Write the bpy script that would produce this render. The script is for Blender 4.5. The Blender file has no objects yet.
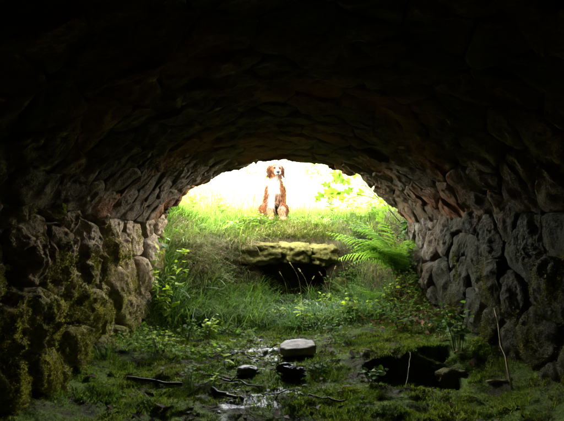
import bpy, math, random
import numpy as np
from mathutils import Vector, Matrix, Quaternion

# ----------------------------------------------------------------- camera, sky, sun, exposure
sc = bpy.context.scene
C = sc.collection
F = 488.0                        # focal length in photo pixels (photo 564 x 421)
CAM = Vector((0, 0, 0.8))
cd = bpy.data.cameras.new('camera'); cd.sensor_width = 36; cd.lens = F/564*36
cd.clip_start = 0.02; cd.clip_end = 2000
cam = bpy.data.objects.new('camera', cd); C.objects.link(cam)
cam.location = CAM
cam.rotation_euler = (math.radians(90+2.93), 0, math.radians(-1.64))
sc.camera = cam
SUN_EL, SUN_AZ = math.radians(52), math.atan2(-0.50, -0.86)     # behind the bridge, from the left
w = bpy.data.worlds.new('World'); sc.world = w; w.use_nodes = True
nt = w.node_tree
sky = nt.nodes.new('ShaderNodeTexSky'); sky.sky_type = 'NISHITA'; sky.sun_disc = False
sky.sun_elevation = SUN_EL; sky.sun_rotation = SUN_AZ; sky.air_density = 1.0; sky.dust_density = 5
bg = nt.nodes['Background']; bg.inputs['Strength'].default_value = 0.15
hs = nt.nodes.new('ShaderNodeHueSaturation'); hs.inputs['Saturation'].default_value = .06      # bright overcast
nt.links.new(sky.outputs[0], hs.inputs['Color']); nt.links.new(hs.outputs[0], bg.inputs[0])
sd = bpy.data.lights.new('sun', 'SUN'); sd.energy = 0.8; sd.angle = math.radians(20); sd.color = (1, .95, .86)
so = bpy.data.objects.new('sun', sd); C.objects.link(so)
sdir = Vector((math.sin(SUN_AZ)*math.cos(SUN_EL), math.cos(SUN_AZ)*math.cos(SUN_EL), math.sin(SUN_EL)))
so.rotation_euler = sdir.to_track_quat('Z', 'Y').to_euler(); so.location = sdir*30
vs = sc.view_settings
sc.display_settings.display_device = 'sRGB'
vs.view_transform = 'Standard'; vs.look = 'None'; vs.gamma = 1; vs.use_curve_mapping = False
vs.exposure = 7.12
cy = sc.cycles
cy.max_bounces = 10; cy.diffuse_bounces = 6; cy.glossy_bounces = 3; cy.transmission_bounces = 4
cy.transparent_max_bounces = 4; cy.sample_clamp_indirect = 8; cy.use_denoising = True
cy.caustics_reflective = False; cy.caustics_refractive = False

rng = np.random.default_rng(7)
random.seed(7)
R = math.radians

# ----------------------------------------------------------------- helpers
def _hash(ix, iy, iz, seed):
    h = (ix.astype(np.int64)*374761393 + iy.astype(np.int64)*668265263 + iz.astype(np.int64)*2147483647 + seed*1274126177) & 0x7fffffff
    h = ((h ^ (h >> 13))*1274126177) & 0x7fffffff
    h = ((h ^ (h >> 15))*461845907) & 0x7fffffff
    return (h ^ (h >> 16)) / float(0x7fffffff)
def vnoise(p, seed=0):                                  # value noise in [-1, 1]
    p = np.asarray(p, float); i = np.floor(p); f = p - i; i = i.astype(np.int64)
    f = f*f*f*(f*(f*6-15)+10)
    r = 0
    for dx in (0, 1):
        for dy in (0, 1):
            for dz in (0, 1):
                wgt = (f[..., 0] if dx else 1-f[..., 0])*(f[..., 1] if dy else 1-f[..., 1])*(f[..., 2] if dz else 1-f[..., 2])
                r = r + wgt*_hash(i[..., 0]+dx, i[..., 1]+dy, i[..., 2]+dz, seed)
    return r*2-1
def fbm(p, octaves=4, seed=0, gain=.5):
    p = np.asarray(p, float); a, r, s = 1.0, 0, 0
    for k in range(octaves):
        r = r + a*vnoise(p*(2**k)+k*17.3, seed+k); s += a; a *= gain
    return r/s
def n2(x, y, f, seed=0, o=3):
    x, y = np.broadcast_arrays(np.asarray(x, float), np.asarray(y, float))
    return fbm(np.stack([x*f, y*f, np.zeros_like(x)+.37], -1), o, seed)
def ss(a, b, x):
    t = np.clip((np.asarray(x, float)-a)/(b-a), 0, 1); return t*t*(3-2*t)

def link(name, data, parent=None, mat=None, smooth=False):
    o = bpy.data.objects.new(name, data); C.objects.link(o)
    if parent is not None: o.parent = parent
    if mat is not None and data is not None and len(data.materials) == 0: data.materials.append(mat)
    if smooth and data is not None:
        data.polygons.foreach_set('use_smooth', np.ones(len(data.polygons), bool))
    return o
def raw_mesh(name, V, faces, col=None):
    """V (n,3); faces = int array (m,3) or (m,4), or a list of such arrays"""
    V = np.asarray(V, np.float32)
    if isinstance(faces, np.ndarray): faces = [faces]
    faces = [f for f in faces if len(f)]
    me = bpy.data.meshes.new(name)
    me.vertices.add(len(V)); me.vertices.foreach_set('co', V.ravel())
    nl = sum(f.size for f in faces); npol = sum(len(f) for f in faces)
    me.loops.add(nl); me.polygons.add(npol)
    me.loops.foreach_set('vertex_index', np.concatenate([f.ravel() for f in faces]).astype(np.int32))
    tot = np.concatenate([np.full(len(f), f.shape[1]) for f in faces])
    me.polygons.foreach_set('loop_start', (np.cumsum(tot)-tot).astype(np.int32))
    if col is not None:
        a = me.color_attributes.new('Col', 'FLOAT_COLOR', 'POINT')
        c4 = np.ones((len(V), 4), np.float32); c4[:, :3] = col
        a.data.foreach_set('color', c4.ravel())
    me.update(calc_edges=True)
    return me
def thing(name, label, cat, loc=(0, 0, 0), group=None, kind=None):
    o = bpy.data.objects.new(name, None); C.objects.link(o); o.location = loc; o.empty_display_size = .05
    return tag(o, label, cat, group, kind)
def tag(o, label, cat, group=None, kind=None):
    o['label'] = label; o['category'] = cat
    if group: o['group'] = group
    if kind: o['kind'] = kind
    return o

_cm = Matrix.Translation(cam.location) @ cam.rotation_euler.to_matrix().to_4x4()
def ray(px, py):
    d = _cm.to_3x3() @ Vector(((px-282)/F, -(py-210.5)/F, -1)); return d
def P(px, py, y):                                       # photo pixel at depth y
    d = ray(px, py); return CAM + d*(y/d.y)

# ----------------------------------------------------------------- terrain height
XL, XR, YM = -1.07, 1.40, 4.8                            # tunnel walls and mouth
ZS, ZA = 0.95, 1.585                                      # springing, apex
def H(x, y):
    x, y = np.broadcast_arrays(np.asarray(x, float), np.asarray(y, float))
    n = n2(x, y, 1.6, 3, 4); nf = n2(x, y, 7, 9, 3)
    z = .035*n + .030*nf + .012*n2(x, y, 19, 15, 2)*(y < 7)
    z = z + .09*np.exp(-((x-XL)/.16)**2) + .12*np.exp(-((x-XR)/.22)**2)
    # hollow in the floor on the right, steep at its far edge
    wob = .75*n2(x, y, 3.6, 23, 3)
    d = np.sqrt(((x-.88)/.30)**2 + ((y-2.76)/.23)**2) + wob
    z = z + .015*np.exp(-((d-1.12)/.16)**2)
    z = z + .10*ss(2.80, 3.05, y)*np.exp(-((x-.95)/.5)**2)*(y < 4.6)
    z = np.where(d < 1.15, z*(ss(.62, 1.08, d)) + (-.14+.08*nf)*(1-ss(.62, 1.08, d)), z)
    # earth spilled in from the mouth
    z = z + .16*ss(.62, 1.45, x)*ss(3.7, 5.0, y) + .16*ss(-.55, -1.1, x)*ss(3.8, 4.8, y)
    z = z + .26*np.exp(-((x-1.36)/.20)**2)*ss(4.0, 4.9, y) + .16*np.exp(-((x+1.02)/.20)**2)*ss(4.2, 4.9, y)
    # outside: gully with banks on both sides
    ax = np.abs(x-.22+.06*n)
    side = ss(.50, 1.20, ax)
    zs = 1.0*ss(4.55, 6.0, y) + .12*n*ss(4.8, 5.6, y)
    zc = np.interp(y, [4.7, 5.1, 5.50, 5.62, 5.70, 6.25, 6.8], [0, .03, .10, .13, .60, .98, 1.05])
    hole = (1-ss(.33, .42, np.abs(x-.30)))*ss(5.2, 5.3, y)*(1-ss(5.86, 5.94, y))
    zc = zc*(1-hole) + .10*hole
    out = zs*side + zc*(1-side)
    out = out + ss(1.0, 2.0, np.abs(x-.17))*.55*(1-ss(5.4, 7.0, y))*ss(4.7, 5.2, y)
    far = 1.03 + np.where(y < 22, .125*(y-6.3), .125*15.7 - .02*(y-22)) + .25*n2(x, y, .25, 31, 3) + .03*n
    far = np.where(y > 160, far-0*y, far)
    out = np.where(y > 6.3, out*(1-ss(6.3, 7.6, y)) + far*ss(6.3, 7.6, y), out)
    z = z*(1-ss(4.6, 5.4, y)) + np.where(y > 4.4, out, 0) + np.where(y > 4.6, .02*n, 0)
    return z
def Hs(x, y): return float(H(np.array([x]), np.array([y]))[0])
def G(px, py, y0=1.8, y1=9):                            # ground point seen at a photo pixel
    d = ray(px, py); ys = np.linspace(y0, y1, 1500)
    pts = np.array([[CAM.x+d.x*(t/d.y), t, CAM.z+d.z*(t/d.y)] for t in ys])
    hit = np.nonzero(pts[:, 2] < H(pts[:, 0], pts[:, 1]))[0]
    k = hit[0] if len(hit) else len(ys)-1
    return Vector((pts[k, 0], pts[k, 1], Hs(pts[k, 0], pts[k, 1])))

# ----------------------------------------------------------------- materials
class NT:
    def __init__(s, name):
        s.m = bpy.data.materials.new(name); s.m.use_nodes = True
        s.t = s.m.node_tree; s.n = s.t.nodes; s.b = s.n['Principled BSDF']; s.out = s.n['Material Output']
        s.b.inputs['Specular IOR Level'].default_value = .3
    def add(s, kind, **kw):
        k = s.n.new(kind)
        for a, v in kw.items(): setattr(k, a, v)
        return k
    def l(s, a, b): s.t.links.new(a, b)
    def val(s, sock, v):
        if hasattr(v, 'is_output'): s.l(v, sock)
        else: sock.default_value = v
    def pos(s):
        return s.add('ShaderNodeNewGeometry').outputs['Position']
    def noise(s, vec, scale, detail=5, rough=.6, dist=0):
        k = s.add('ShaderNodeTexNoise'); k.inputs['Scale'].default_value = scale
        k.inputs['Detail'].default_value = detail; k.inputs['Roughness'].default_value = rough
        k.inputs['Distortion'].default_value = dist
        s.l(vec, k.inputs['Vector']); return k.outputs['Fac']
    def math(s, op, a, b=0.0, clamp=False):
        k = s.add('ShaderNodeMath', operation=op, use_clamp=clamp)
        s.val(k.inputs[0], a); s.val(k.inputs[1], b); return k.outputs[0]
    def mr(s, v, a, b, c=0.0, d=1.0):
        k = s.add('ShaderNodeMapRange', interpolation_type='SMOOTHSTEP'); s.val(k.inputs['Value'], v)
        for nme, x in zip(('From Min', 'From Max', 'To Min', 'To Max'), (a, b, c, d)): k.inputs[nme].default_value = x
        return k.outputs[0]
    def mix(s, fac, a, b, mode='MIX'):
        k = s.add('ShaderNodeMix', data_type='RGBA', blend_type=mode)
        s.val(k.inputs[0], fac)
        for sk, v in ((k.inputs[6], a), (k.inputs[7], b)):
            if hasattr(v, 'is_output'): s.l(v, sk)
            else: sk.default_value = (*v, 1)
        return k.outputs[2]
    def ramp(s, fac, stops):
        k = s.add('ShaderNodeValToRGB'); e = k.color_ramp.elements
        while len(e) < len(stops): e.new(.5)
        for el, (p, c) in zip(e, stops): el.position = p; el.color = (*c, 1)
        s.l(fac, k.inputs[0]); return k.outputs[0]
    def bump(s, h, strength=.5, dist=.02):
        k = s.add('ShaderNodeBump'); k.inputs['Strength'].default_value = strength
        k.inputs['Distance'].default_value = dist; s.l(h, k.inputs['Height']); s.l(k.outputs[0], s.b.inputs['Normal'])
    def sep(s, vec):
        k = s.add('ShaderNodeSeparateXYZ'); s.l(vec, k.inputs[0]); return k.outputs

def stone_material(name, tone, moss_shade_c=((.06, .06, .012), (.14, .13, .026), (.24, .205, .05)), moss=0.0, moss_top=.9, moss_y=(4.6, 2.6), ochre=0.0, lime=0.0, moss_shade_near=.12):
    s = NT(name); p = s.pos(); xyz = s.sep(p)
    rnd = s.add('ShaderNodeObjectInfo').outputs['Random']
    nA = s.noise(p, 4.5, 6, .62); nB = s.noise(p, 26, 6, .7); nC = s.noise(p, 110, 4, .7)
    a, b, c = tone
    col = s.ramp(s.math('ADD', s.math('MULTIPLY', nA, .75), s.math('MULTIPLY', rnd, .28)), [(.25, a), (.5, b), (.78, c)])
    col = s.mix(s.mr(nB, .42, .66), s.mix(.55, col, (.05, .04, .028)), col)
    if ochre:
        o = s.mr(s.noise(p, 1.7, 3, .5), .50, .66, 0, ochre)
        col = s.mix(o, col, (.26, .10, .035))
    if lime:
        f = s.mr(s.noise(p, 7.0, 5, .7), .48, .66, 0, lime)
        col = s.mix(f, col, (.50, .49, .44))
    rough = .86
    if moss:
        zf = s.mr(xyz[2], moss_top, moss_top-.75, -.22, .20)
        yf = s.mr(xyz[1], moss_y[0], moss_y[1], -.22, moss_shade_near)
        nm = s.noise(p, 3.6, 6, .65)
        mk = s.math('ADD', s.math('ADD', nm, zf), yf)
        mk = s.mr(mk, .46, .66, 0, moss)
        mc = s.ramp(nB, [(.30, moss_shade_c[0]), (.52, moss_shade_c[1]), (.74, moss_shade_c[2])])
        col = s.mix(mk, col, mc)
    s.l(col, s.b.inputs['Base Color']); s.b.inputs['Roughness'].default_value = rough; s.b.inputs['Specular IOR Level'].default_value = .07
    h = s.math('ADD', s.math('MULTIPLY', nB, .9), s.math('MULTIPLY', nC, .45))
    s.bump(h, 1.0, .034)
    return s.m

M = {}
M['stone_left'] = stone_material('mossy_rubble_stone', ((.18, .115, .055), (.35, .25, .14), (.48, .38, .25)), moss=.9, moss_top=.86, moss_y=(4.3, 2.7))
M['stone_right'] = stone_material('pale_rubble_stone_shaded', ((.05, .034, .017), (.105, .075, .042), (.18, .138, .085)), moss_shade_c=((.010, .011, .005), (.022, .024, .009), (.048, .048, .019)), moss=.88, moss_top=.95, moss_y=(4.5, 3.5), lime=.25, moss_shade_near=.32)  # moss darkened and thickened toward the camera, painting dimmer light into this wall
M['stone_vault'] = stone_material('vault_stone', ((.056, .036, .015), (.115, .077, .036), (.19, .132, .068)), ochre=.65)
M['ledge'] = stone_material('ledge_stone', ((.055, .048, .026), (.10, .088, .052), (.16, .14, .09)), moss=.7, moss_top=1.15, moss_y=(8, 5.5))

s = NT('mortar_earth'); p = s.pos(); a = s.noise(p, 14, 6, .7)
s.l(s.ramp(a, [(.3, (.018, .013, .009)), (.7, (.06, .046, .03))]), s.b.inputs['Base Color']); s.b.inputs['Roughness'].default_value = .95
s.bump(a, .9, .03); M['mortar'] = s.m

s = NT('embankment_earth'); p = s.pos(); a = s.noise(p, 5, 6, .7)
s.l(s.ramp(a, [(.3, (.04, .05, .015)), (.55, (.07, .08, .025)), (.75, (.12, .10, .05))]), s.b.inputs['Base Color']); s.b.inputs['Roughness'].default_value = .95
s.bump(a, .8, .05); M['embank'] = s.m

# ground: wet mud, moss and earth inside, grassy soil outside
s = NT('ground_soil'); p = s.pos(); xyz = s.sep(p)
nA = s.noise(p, 2.3, 5, .6); nB = s.noise(p, 11, 6, .68); nC = s.noise(p, 60, 5, .7)
mud = s.ramp(nB, [(.3, (.016, .013, .009)), (.6, (.045, .036, .024)), (.8, (.085, .070, .048))])
moss = s.ramp(nC, [(.3, (.025, .045, .006)), (.55, (.065, .10, .012)), (.75, (.12, .15, .025))])
mm = s.mr(s.math('ADD', s.math('MULTIPLY', nA, .6), s.math('MULTIPLY', nB, .4)), .42, .54)
inner = s.mix(mm, mud, moss)
soil = s.ramp(nB, [(.3, (.014, .011, .006)), (.6, (.035, .028, .015)), (.8, (.07, .055, .03))])
field = s.ramp(nB, [(.3, (.05, .07, .02)), (.55, (.10, .12, .04)), (.75, (.18, .18, .08))])
c = s.mix(s.mr(xyz[1], 4.3, 5.0), inner, soil)
c = s.mix(s.mr(xyz[1], 7.0, 8.6), c, field)
# shallow wet seep running down the middle of the floor
dx = s.math('ABSOLUTE', s.math('SUBTRACT', xyz[0], s.math('ADD', -.02, s.math('MULTIPLY', s.math('SUBTRACT', nA, .5), .9))))
wet = s.math('MULTIPLY', s.math('MULTIPLY', s.mr(dx, .26, .05), s.mr(s.noise(p, 1.9, 2, .5), .44, .54)), s.math('MULTIPLY', s.mr(xyz[1], 4.2, 3.7), s.mr(nB, .42, .54)))
c = s.mix(s.math('MULTIPLY', wet, .6), c, (.06, .058, .056))
s.l(c, s.b.inputs['Base Color'])
s.l(s.mr(wet, 0, 1, .92, .34), s.b.inputs['Roughness']); s.l(s.mr(wet, 0, 1, .05, .5), s.b.inputs['Specular IOR Level'])
s.bump(s.math('ADD', nB, s.math('MULTIPLY', nC, .4)), .8, .03); M['ground'] = s.m

def leaf_material(name, trans=.35, rough=.55, sat=1.0, attr=True, colr=(.06, .1, .03)):
    s = NT(name)
    if attr:
        at = s.add('ShaderNodeVertexColor', layer_name='Col').outputs['Color']
    else:
        rnd = s.add('ShaderNodeObjectInfo').outputs['Random']
        at = s.mix(rnd, tuple(v*.75 for v in colr), tuple(v*1.25 for v in colr))
    s.l(at, s.b.inputs['Base Color']); s.b.inputs['Roughness'].default_value = rough
    s.b.inputs['Specular IOR Level'].default_value = .06
    tr = s.add('ShaderNodeBsdfTranslucent')
    g = s.mix(1.0, at, (1.25, 1.35, .55), 'MULTIPLY'); s.l(g, tr.inputs['Color'])
    mx = s.add('ShaderNodeMixShader'); mx.inputs[0].default_value = trans
    s.l(s.b.outputs[0], mx.inputs[1]); s.l(tr.outputs[0], mx.inputs[2]); s.l(mx.outputs[0], s.out.inputs['Surface'])
    return s.m
M['grass'] = leaf_material('grass_blade', .38, .6)
M['leaf'] = leaf_material('soft_leaf', .45, .7)
M['dry'] = leaf_material('dry_stalk', .2, .8)
M['moss'] = leaf_material('moss_tuft', .25, .85)
M['fur'] = leaf_material('dog_fur', .12, .75)

def plain(name, colr, rough=.8, scale=20, var=.5, bump=.5, dist=.01):
    s = NT(name); s.b.inputs['Specular IOR Level'].default_value = .12; tc = s.add('ShaderNodeTexCoord').outputs['Object']; n = s.noise(tc, scale, 5, .65)
    s.l(s.ramp(n, [(.3, tuple(v*(1-var) for v in colr)), (.7, tuple(v*(1+var) for v in colr))]), s.b.inputs['Base Color'])
    s.b.inputs['Roughness'].default_value = rough; s.bump(n, bump, dist); return s.m
M['bark'] = plain('dark_wet_bark', (.035, .024, .016), .6, 40)
M['rot'] = plain('rotten_wood', (.030, .018, .013), .55, 30, .6, .9, .02)
M['stem'] = plain('plant_stem', (.07, .075, .03), .7, 40)
M['cane'] = plain('dry_cane', (.34, .27, .17), .7, 60, .3)
M['trunk'] = plain('tree_bark', (.12, .09, .06), .9, 12)
M['slab'] = plain('grey_slab_stone', (.19, .172, .145), .8, 22, .4, .6, .012)
M['pebble'] = plain('wet_gravel', (.085, .08, .075), .62, 18, .5, .6, .006)
M['nose'] = plain('dog_nose', (.012, .010, .012), .35, 40, .2)
M['eye'] = plain('dog_eye', (.020, .010, .006), .12, 40, .2, 0)

# ----------------------------------------------------------------- ground sheet
def spread(core0, core1, step, far0, far1):
    a = list(np.arange(core0, core1+1e-6, step)); d = step; v = core1
    while v < far1: d *= 1.17; v = min(v+d, far1); a.append(v)
    d = step; v = core0; b = []
    while v > far0: d *= 1.17; v = max(v-d, far0); b.append(v)
    return np.array(b[::-1]+a)
gx = spread(-1.7, 2.0, .022, -420, 420); gy = spread(1.5, 7.2, .022, -300, 600)
XX, YY = np.meshgrid(gx, gy); ZZ = H(XX, YY)
nx, ny = len(gx), len(gy); idx = np.arange(nx*ny).reshape(ny, nx)
q = np.stack([idx[:-1, :-1], idx[:-1, 1:], idx[1:, 1:], idx[1:, :-1]], -1).reshape(-1, 4)
g = link('ground', raw_mesh('ground', np.stack([XX, YY, ZZ], -1).reshape(-1, 3), q), None, M['ground'], True)
g['kind'] = 'structure'; g['label'] = 'mossy wet floor of the vault running out to the grassy meadow'

# ----------------------------------------------------------------- tunnel section
CX = (XL+XR)/2; HW = (XR-XL)/2; RISE = ZA-ZS
RAD = (HW*HW+RISE*RISE)/(2*RISE); ANG = math.asin(HW/RAD); ARC = 2*ANG*RAD
def left_map(u, t):       # u = height, t = depth y
    z = np.zeros_like(u)
    bul = .03*n2(u*1.3, t, 1.3, 41, 2) + .05*ss(3.9, 4.8, t)
    return np.stack([XL+bul-.05*(u/ZS), t, u], -1), np.stack([z+1, z, z], -1)
def right_map(u, t):
    z = np.zeros_like(u)
    bul = .03*n2(u*1.3, t, 1.3, 47, 2)
    return np.stack([XR+bul+.03*(u/ZS), t, u], -1), np.stack([z-1, z, z], -1)
def vault_map(u, t):      # u = arc length from the left springing
    a = -ANG + u/RAD
    sag = .025*n2(u, t, .9, 53, 2)
    r = RAD + sag
    Pn = np.stack([CX+r*np.sin(a), t, ZA-RAD+r*np.cos(a)], -1)
    return Pn, np.stack([-np.sin(a), 0*a, -np.cos(a)], -1)

tunnel = thing('stone_tunnel', 'dark low barrel vault of rough rubble stone seen from inside', 'tunnel', (CX, 2, 0))
def rel(o, parent=tunnel):                                # keep world placement under the parent
    o.parent = parent; o.matrix_parent_inverse = Matrix.Translation(parent.location).inverted(); return o
def shell(name, mapf, u0, u1, y0, y1, off, thick, label, seed):
    us = np.linspace(u0, u1, 70); ts = np.concatenate([np.linspace(y0, 1.2, 40, endpoint=False), np.linspace(1.2, y1, 120)])
    U, T = np.meshgrid(us, ts); Pn, N = mapf(U, T)
    nz = fbm(Pn*5, 4, seed)*.05*np.where(T < 1.4, 1.6, 1)
    inn = Pn - N*off + N*nz[..., None]
    outp = Pn - N*(off+thick)
    a, b = U.shape; n = a*b; id0 = np.arange(n).reshape(a, b)
    q1 = np.stack([id0[:-1, :-1], id0[1:, :-1], id0[1:, 1:], id0[:-1, 1:]], -1).reshape(-1, 4)
    q2 = q1[:, ::-1]+n
    e = np.concatenate([id0[0], id0[1:, -1], id0[-1, ::-1][1:], id0[::-1, 0][1:]])
    q3 = np.stack([e[:-1], e[1:], e[1:]+n, e[:-1]+n], -1)
    o = link(name, raw_mesh(name, np.concatenate([inn.reshape(-1, 3), outp.reshape(-1, 3)]), [np.concatenate([q1, q2, q3])]), None, M['mortar'], True)
    rel(o); o['label'] = label
    return o
wallL = shell('side_wall', left_map, -.5, ZS+.05, -5, YM, .02, .3, 'mossy rubble side wall of the tunnel on the left', 61)
wallR = shell('side_wall', right_map, -.5, ZS+.05, -5, YM, .02, .3, 'pale rubble side wall of the tunnel on the right, mossy and painted darker near the camera to stand for shade', 62)
vault = shell('vault', vault_map, -.05, ARC+.05, -5, YM, .02, .28, 'shadowed arched ceiling of cracked rubble stones', 63)

# ---- rubble stones
def clip(poly, px, py, nx_, ny_):                         # keep side where (p-P).n <= 0
    out = []
    for i in range(len(poly)):
        a, b = poly[i], poly[(i+1) % len(poly)]
        da = (a[0]-px)*nx_+(a[1]-py)*ny_; db = (b[0]-px)*nx_+(b[1]-py)*ny_
        if da <= 0: out.append(a)
        if da*db < 0:
            t = da/(da-db); out.append((a[0]+(b[0]-a[0])*t, a[1]+(b[1]-a[1])*t))
    return out
def cells(pts, rect, reach, wgt=None):
    x0, x1, y0, y1 = rect; res = []
    pts = np.array(pts)
    for i, p_ in enumerate(pts):
        poly = [(x0, y0), (x1, y0), (x1, y1), (x0, y1)]
        d = pts-p_; dist = np.hypot(d[:, 0], d[:, 1]); near = np.argsort(dist)[1:24]
        for j in near:
            if dist[j] > reach or len(poly) < 3: continue
            f = .5
            if wgt is not None: f = .5 + .5*(wgt[i]**2-wgt[j]**2)/dist[j]**2
            m = p_ + d[j]*f
            poly = clip(poly, m[0], m[1], d[j][0], d[j][1])
        res.append(poly)
    return pts, res
def make_stone(poly, mapf, depth, gap, ma, mr_, seed, rough, strata=0, power=3.0, skirt=.1, parent=None, mat=None, flow=0, facets=0, sharp=False):
    pl = np.array(poly); c = pl.mean(0)
    # area centroid
    x, y = pl[:, 0], pl[:, 1]; xs, ys = np.roll(x, -1), np.roll(y, -1); cr = x*ys-xs*y; A = cr.sum()/2
    if abs(A) < 1e-4: return None
    c = np.array([((x+xs)*cr).sum(), ((y+ys)*cr).sum()])/(6*A)
    th = np.linspace(0, 2*np.pi, ma, endpoint=False); dx, dy = np.cos(th), np.sin(th)
    rad = np.full(ma, 1e9)
    for i in range(len(pl)):
        a = pl[i]-c; b = pl[(i+1) % len(pl)]-c; e = b-a; nrm = np.array([e[1], -e[0]]); L = np.hypot(*nrm)
        if L < 1e-6: continue
        nrm = nrm/L; dd = a@nrm
        if dd < 0: nrm, dd = -nrm, -dd
        den = dx*nrm[0]+dy*nrm[1]
        rr = np.where(den > 1e-4, max(dd-gap, .01)/np.maximum(den, 1e-4), 1e9); rad = np.minimum(rad, rr)
    k = max(1, ma//22)
    sm = rad.copy()
    for _ in range(0 if sharp else 1): sm = (np.roll(sm, k)+np.roll(sm, -k)+2*sm)/4
    rad = np.minimum(sm, rad*1.12)
    rad = rad*(1+.07*vnoise(np.stack([dx*2.1+seed, dy*2.1, dx*0+seed*.3], -1), seed))
    rs = np.concatenate([np.linspace(0, 1, mr_+1)[1:]**.8, [1.0]])
    hs = depth*(1-rs**power)**.55; hs[-1] = -skirt
    r2 = np.random.default_rng(seed)
    tilt = r2.normal(0, .22, 2)*depth
    U = c[0]+np.outer(rs, rad*dx); T = c[1]+np.outer(rs, rad*dy)
    U = np.concatenate([[c[0]], U.ravel()]); T = np.concatenate([[c[1]], T.ravel()])
    Hh = np.concatenate([[depth], np.repeat(hs, ma)])
    rr = np.concatenate([[0], np.repeat(rs, ma)])
    Hh = Hh + (tilt[0]*np.concatenate([[0], np.outer(rs, dx).ravel()])+tilt[1]*np.concatenate([[0], np.outer(rs, dy).ravel()]))*(Hh > 0)
    R0 = rad.mean(); ox, oy = (U-c[0])/R0, (T-c[1])/R0
    for _ in range(facets):
        f_ = r2.uniform(0, 2*np.pi); sl = r2.uniform(.3, .9)*max(depth, .05); cut = depth*1.02+sl*r2.uniform(.0, .45)-sl*(ox*np.cos(f_)+oy*np.sin(f_))
        Hh = np.where(Hh > 0, np.minimum(Hh, np.maximum(cut, .002)), Hh)
    Pn, N = mapf(U, T)
    off = r2.uniform(0, 50, 3) if mapf is not vault_map else np.zeros(3)
    if mapf is vault_map: seed = 3000
    big = fbm(Pn*6.5+off, 3, seed); fine = fbm(Pn*22+off, 3, seed+5)
    lump = 1-np.abs(fbm(Pn*11+off, 2, seed+9))*2
    grit = fbm(Pn*55+off, 2, seed+41)
    drip = fbm(Pn*np.array([8, 8, 2.6])+off, 3, seed+31)
    disp = rough*(big*.8 + fine*.7 + lump*.28 + grit*.2 + drip*flow)
    if strata: disp = disp + strata*np.sin((Pn[:, 2]+.25*Pn[:, 1]*r2.normal()+big*.03)*r2.uniform(110, 160))
    disp[-ma:] *= .2
    V = Pn + N*(Hh+disp)[:, None]
    # lateral wobble
    V = V + (rough*.5)*np.stack([fbm(V*9+k_+off, 2, seed+20+k_) for k_ in range(3)], -1)*(1-.5*rr)[:, None]
    ctr = V.mean(0); V = V-ctr
    j = np.arange(ma); jn = (j+1) % ma; nr = len(rs)
    tri = np.stack([np.zeros(ma, int), 1+j, 1+jn], -1)
    qd = np.concatenate([np.stack([1+r_*ma+j, 1+(r_+1)*ma+j, 1+(r_+1)*ma+jn, 1+r_*ma+jn], -1) for r_ in range(nr-1)])
    me = raw_mesh('stone', V, [tri, qd])
    o = link('stone', me, None, mat, True); o.location = ctr
    o.parent = parent
    return o
def ragged(u, t):        # rough mouth edge
    return t

def wall_points(y0, y1, z0, z1, rows, lens, jit, seed):
    r = np.random.default_rng(seed); pts = []
    zz = np.cumsum([0]+[r.uniform(*rows) for _ in range(30)])+z0
    for k in range(len(zz)-1):
        zc = (zz[k]+zz[k+1])/2
        if zc > z1: break
        y = y0 - r.uniform(0, .3)
        while y < y1+.2:
            L = r.uniform(*lens); pts.append((zc+r.normal(0, jit*(zz[k+1]-zz[k])), y+L/2+r.normal(0, jit*.3))); y += L
    return pts
pts = wall_points(1.5, 4.95, -.12, 1.02, (.17, .34), (.17, .52), .24, 103)
pp, cs = cells(pts, (-.16, 1.02, 1.45, 4.93), 1.0); LS = []
r = np.random.default_rng(5)
for i, poly in enumerate(cs):
    if len(poly) < 3: continue
    c = np.mean(poly, 0)
    near = c[1] < 3.4
    dep = r.uniform(.03, .09)*(1.0 if near else 1.0)
    LS.append(make_stone(poly, left_map, dep, r.uniform(.001, .016), 64 if near else 44, 22 if near else 14, 1000+i, .042 if near else .030,
               strata=.004 if r.random() < .35 and c[0] > .45 else 0, power=r.uniform(3.0, 7), parent=wallL, mat=M['stone_left'], flow=1.0 if near else .4, facets=4))
pts = wall_points(2.0, 4.95, -.12, 1.02, (.16, .32), (.20, .50), .26, 202)
pp, cs = cells(pts, (-.16, 1.02, 1.95, 4.90), 1.0)
for i, poly in enumerate(cs):
    if len(poly) < 3: continue
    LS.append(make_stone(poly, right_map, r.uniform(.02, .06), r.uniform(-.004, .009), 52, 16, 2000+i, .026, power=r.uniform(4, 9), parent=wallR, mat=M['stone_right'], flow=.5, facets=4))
# vault: irregular flat pieces laid in rough courses along the tunnel
r = np.random.default_rng(11); pts = []
for k in range(17):
    u = (k+.5)*ARC/17; y = 1.35 - r.uniform(0, .2)
    while y < 5.0:
        L = r.uniform(.11, .44); pts.append((u+r.normal(0, .05), y+L/2+r.normal(0, .04))); y += L
pp, cs = cells(pts, (-.03, ARC+.03, 1.30, 5.0), .9)
nv = 0
for i, poly in enumerate(cs):
    if len(poly) < 3: continue
    c = np.mean(poly, 0)
    if abs(c[0]-2.12) < .17 and abs(c[1]-3.55) < .17: continue         # a fallen stone left a dark socket
    edge = c[1] > 4.7
    poly = [(a, min(b, 4.86+.07*float(vnoise(np.array([a*6, .3, .7]), 5)))) for a, b in poly] if edge else poly
    nv += 1
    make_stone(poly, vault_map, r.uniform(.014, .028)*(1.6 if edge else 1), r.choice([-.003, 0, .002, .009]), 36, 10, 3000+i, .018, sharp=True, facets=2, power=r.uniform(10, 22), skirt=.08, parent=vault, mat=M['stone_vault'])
print('vault stones', nv)

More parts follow.
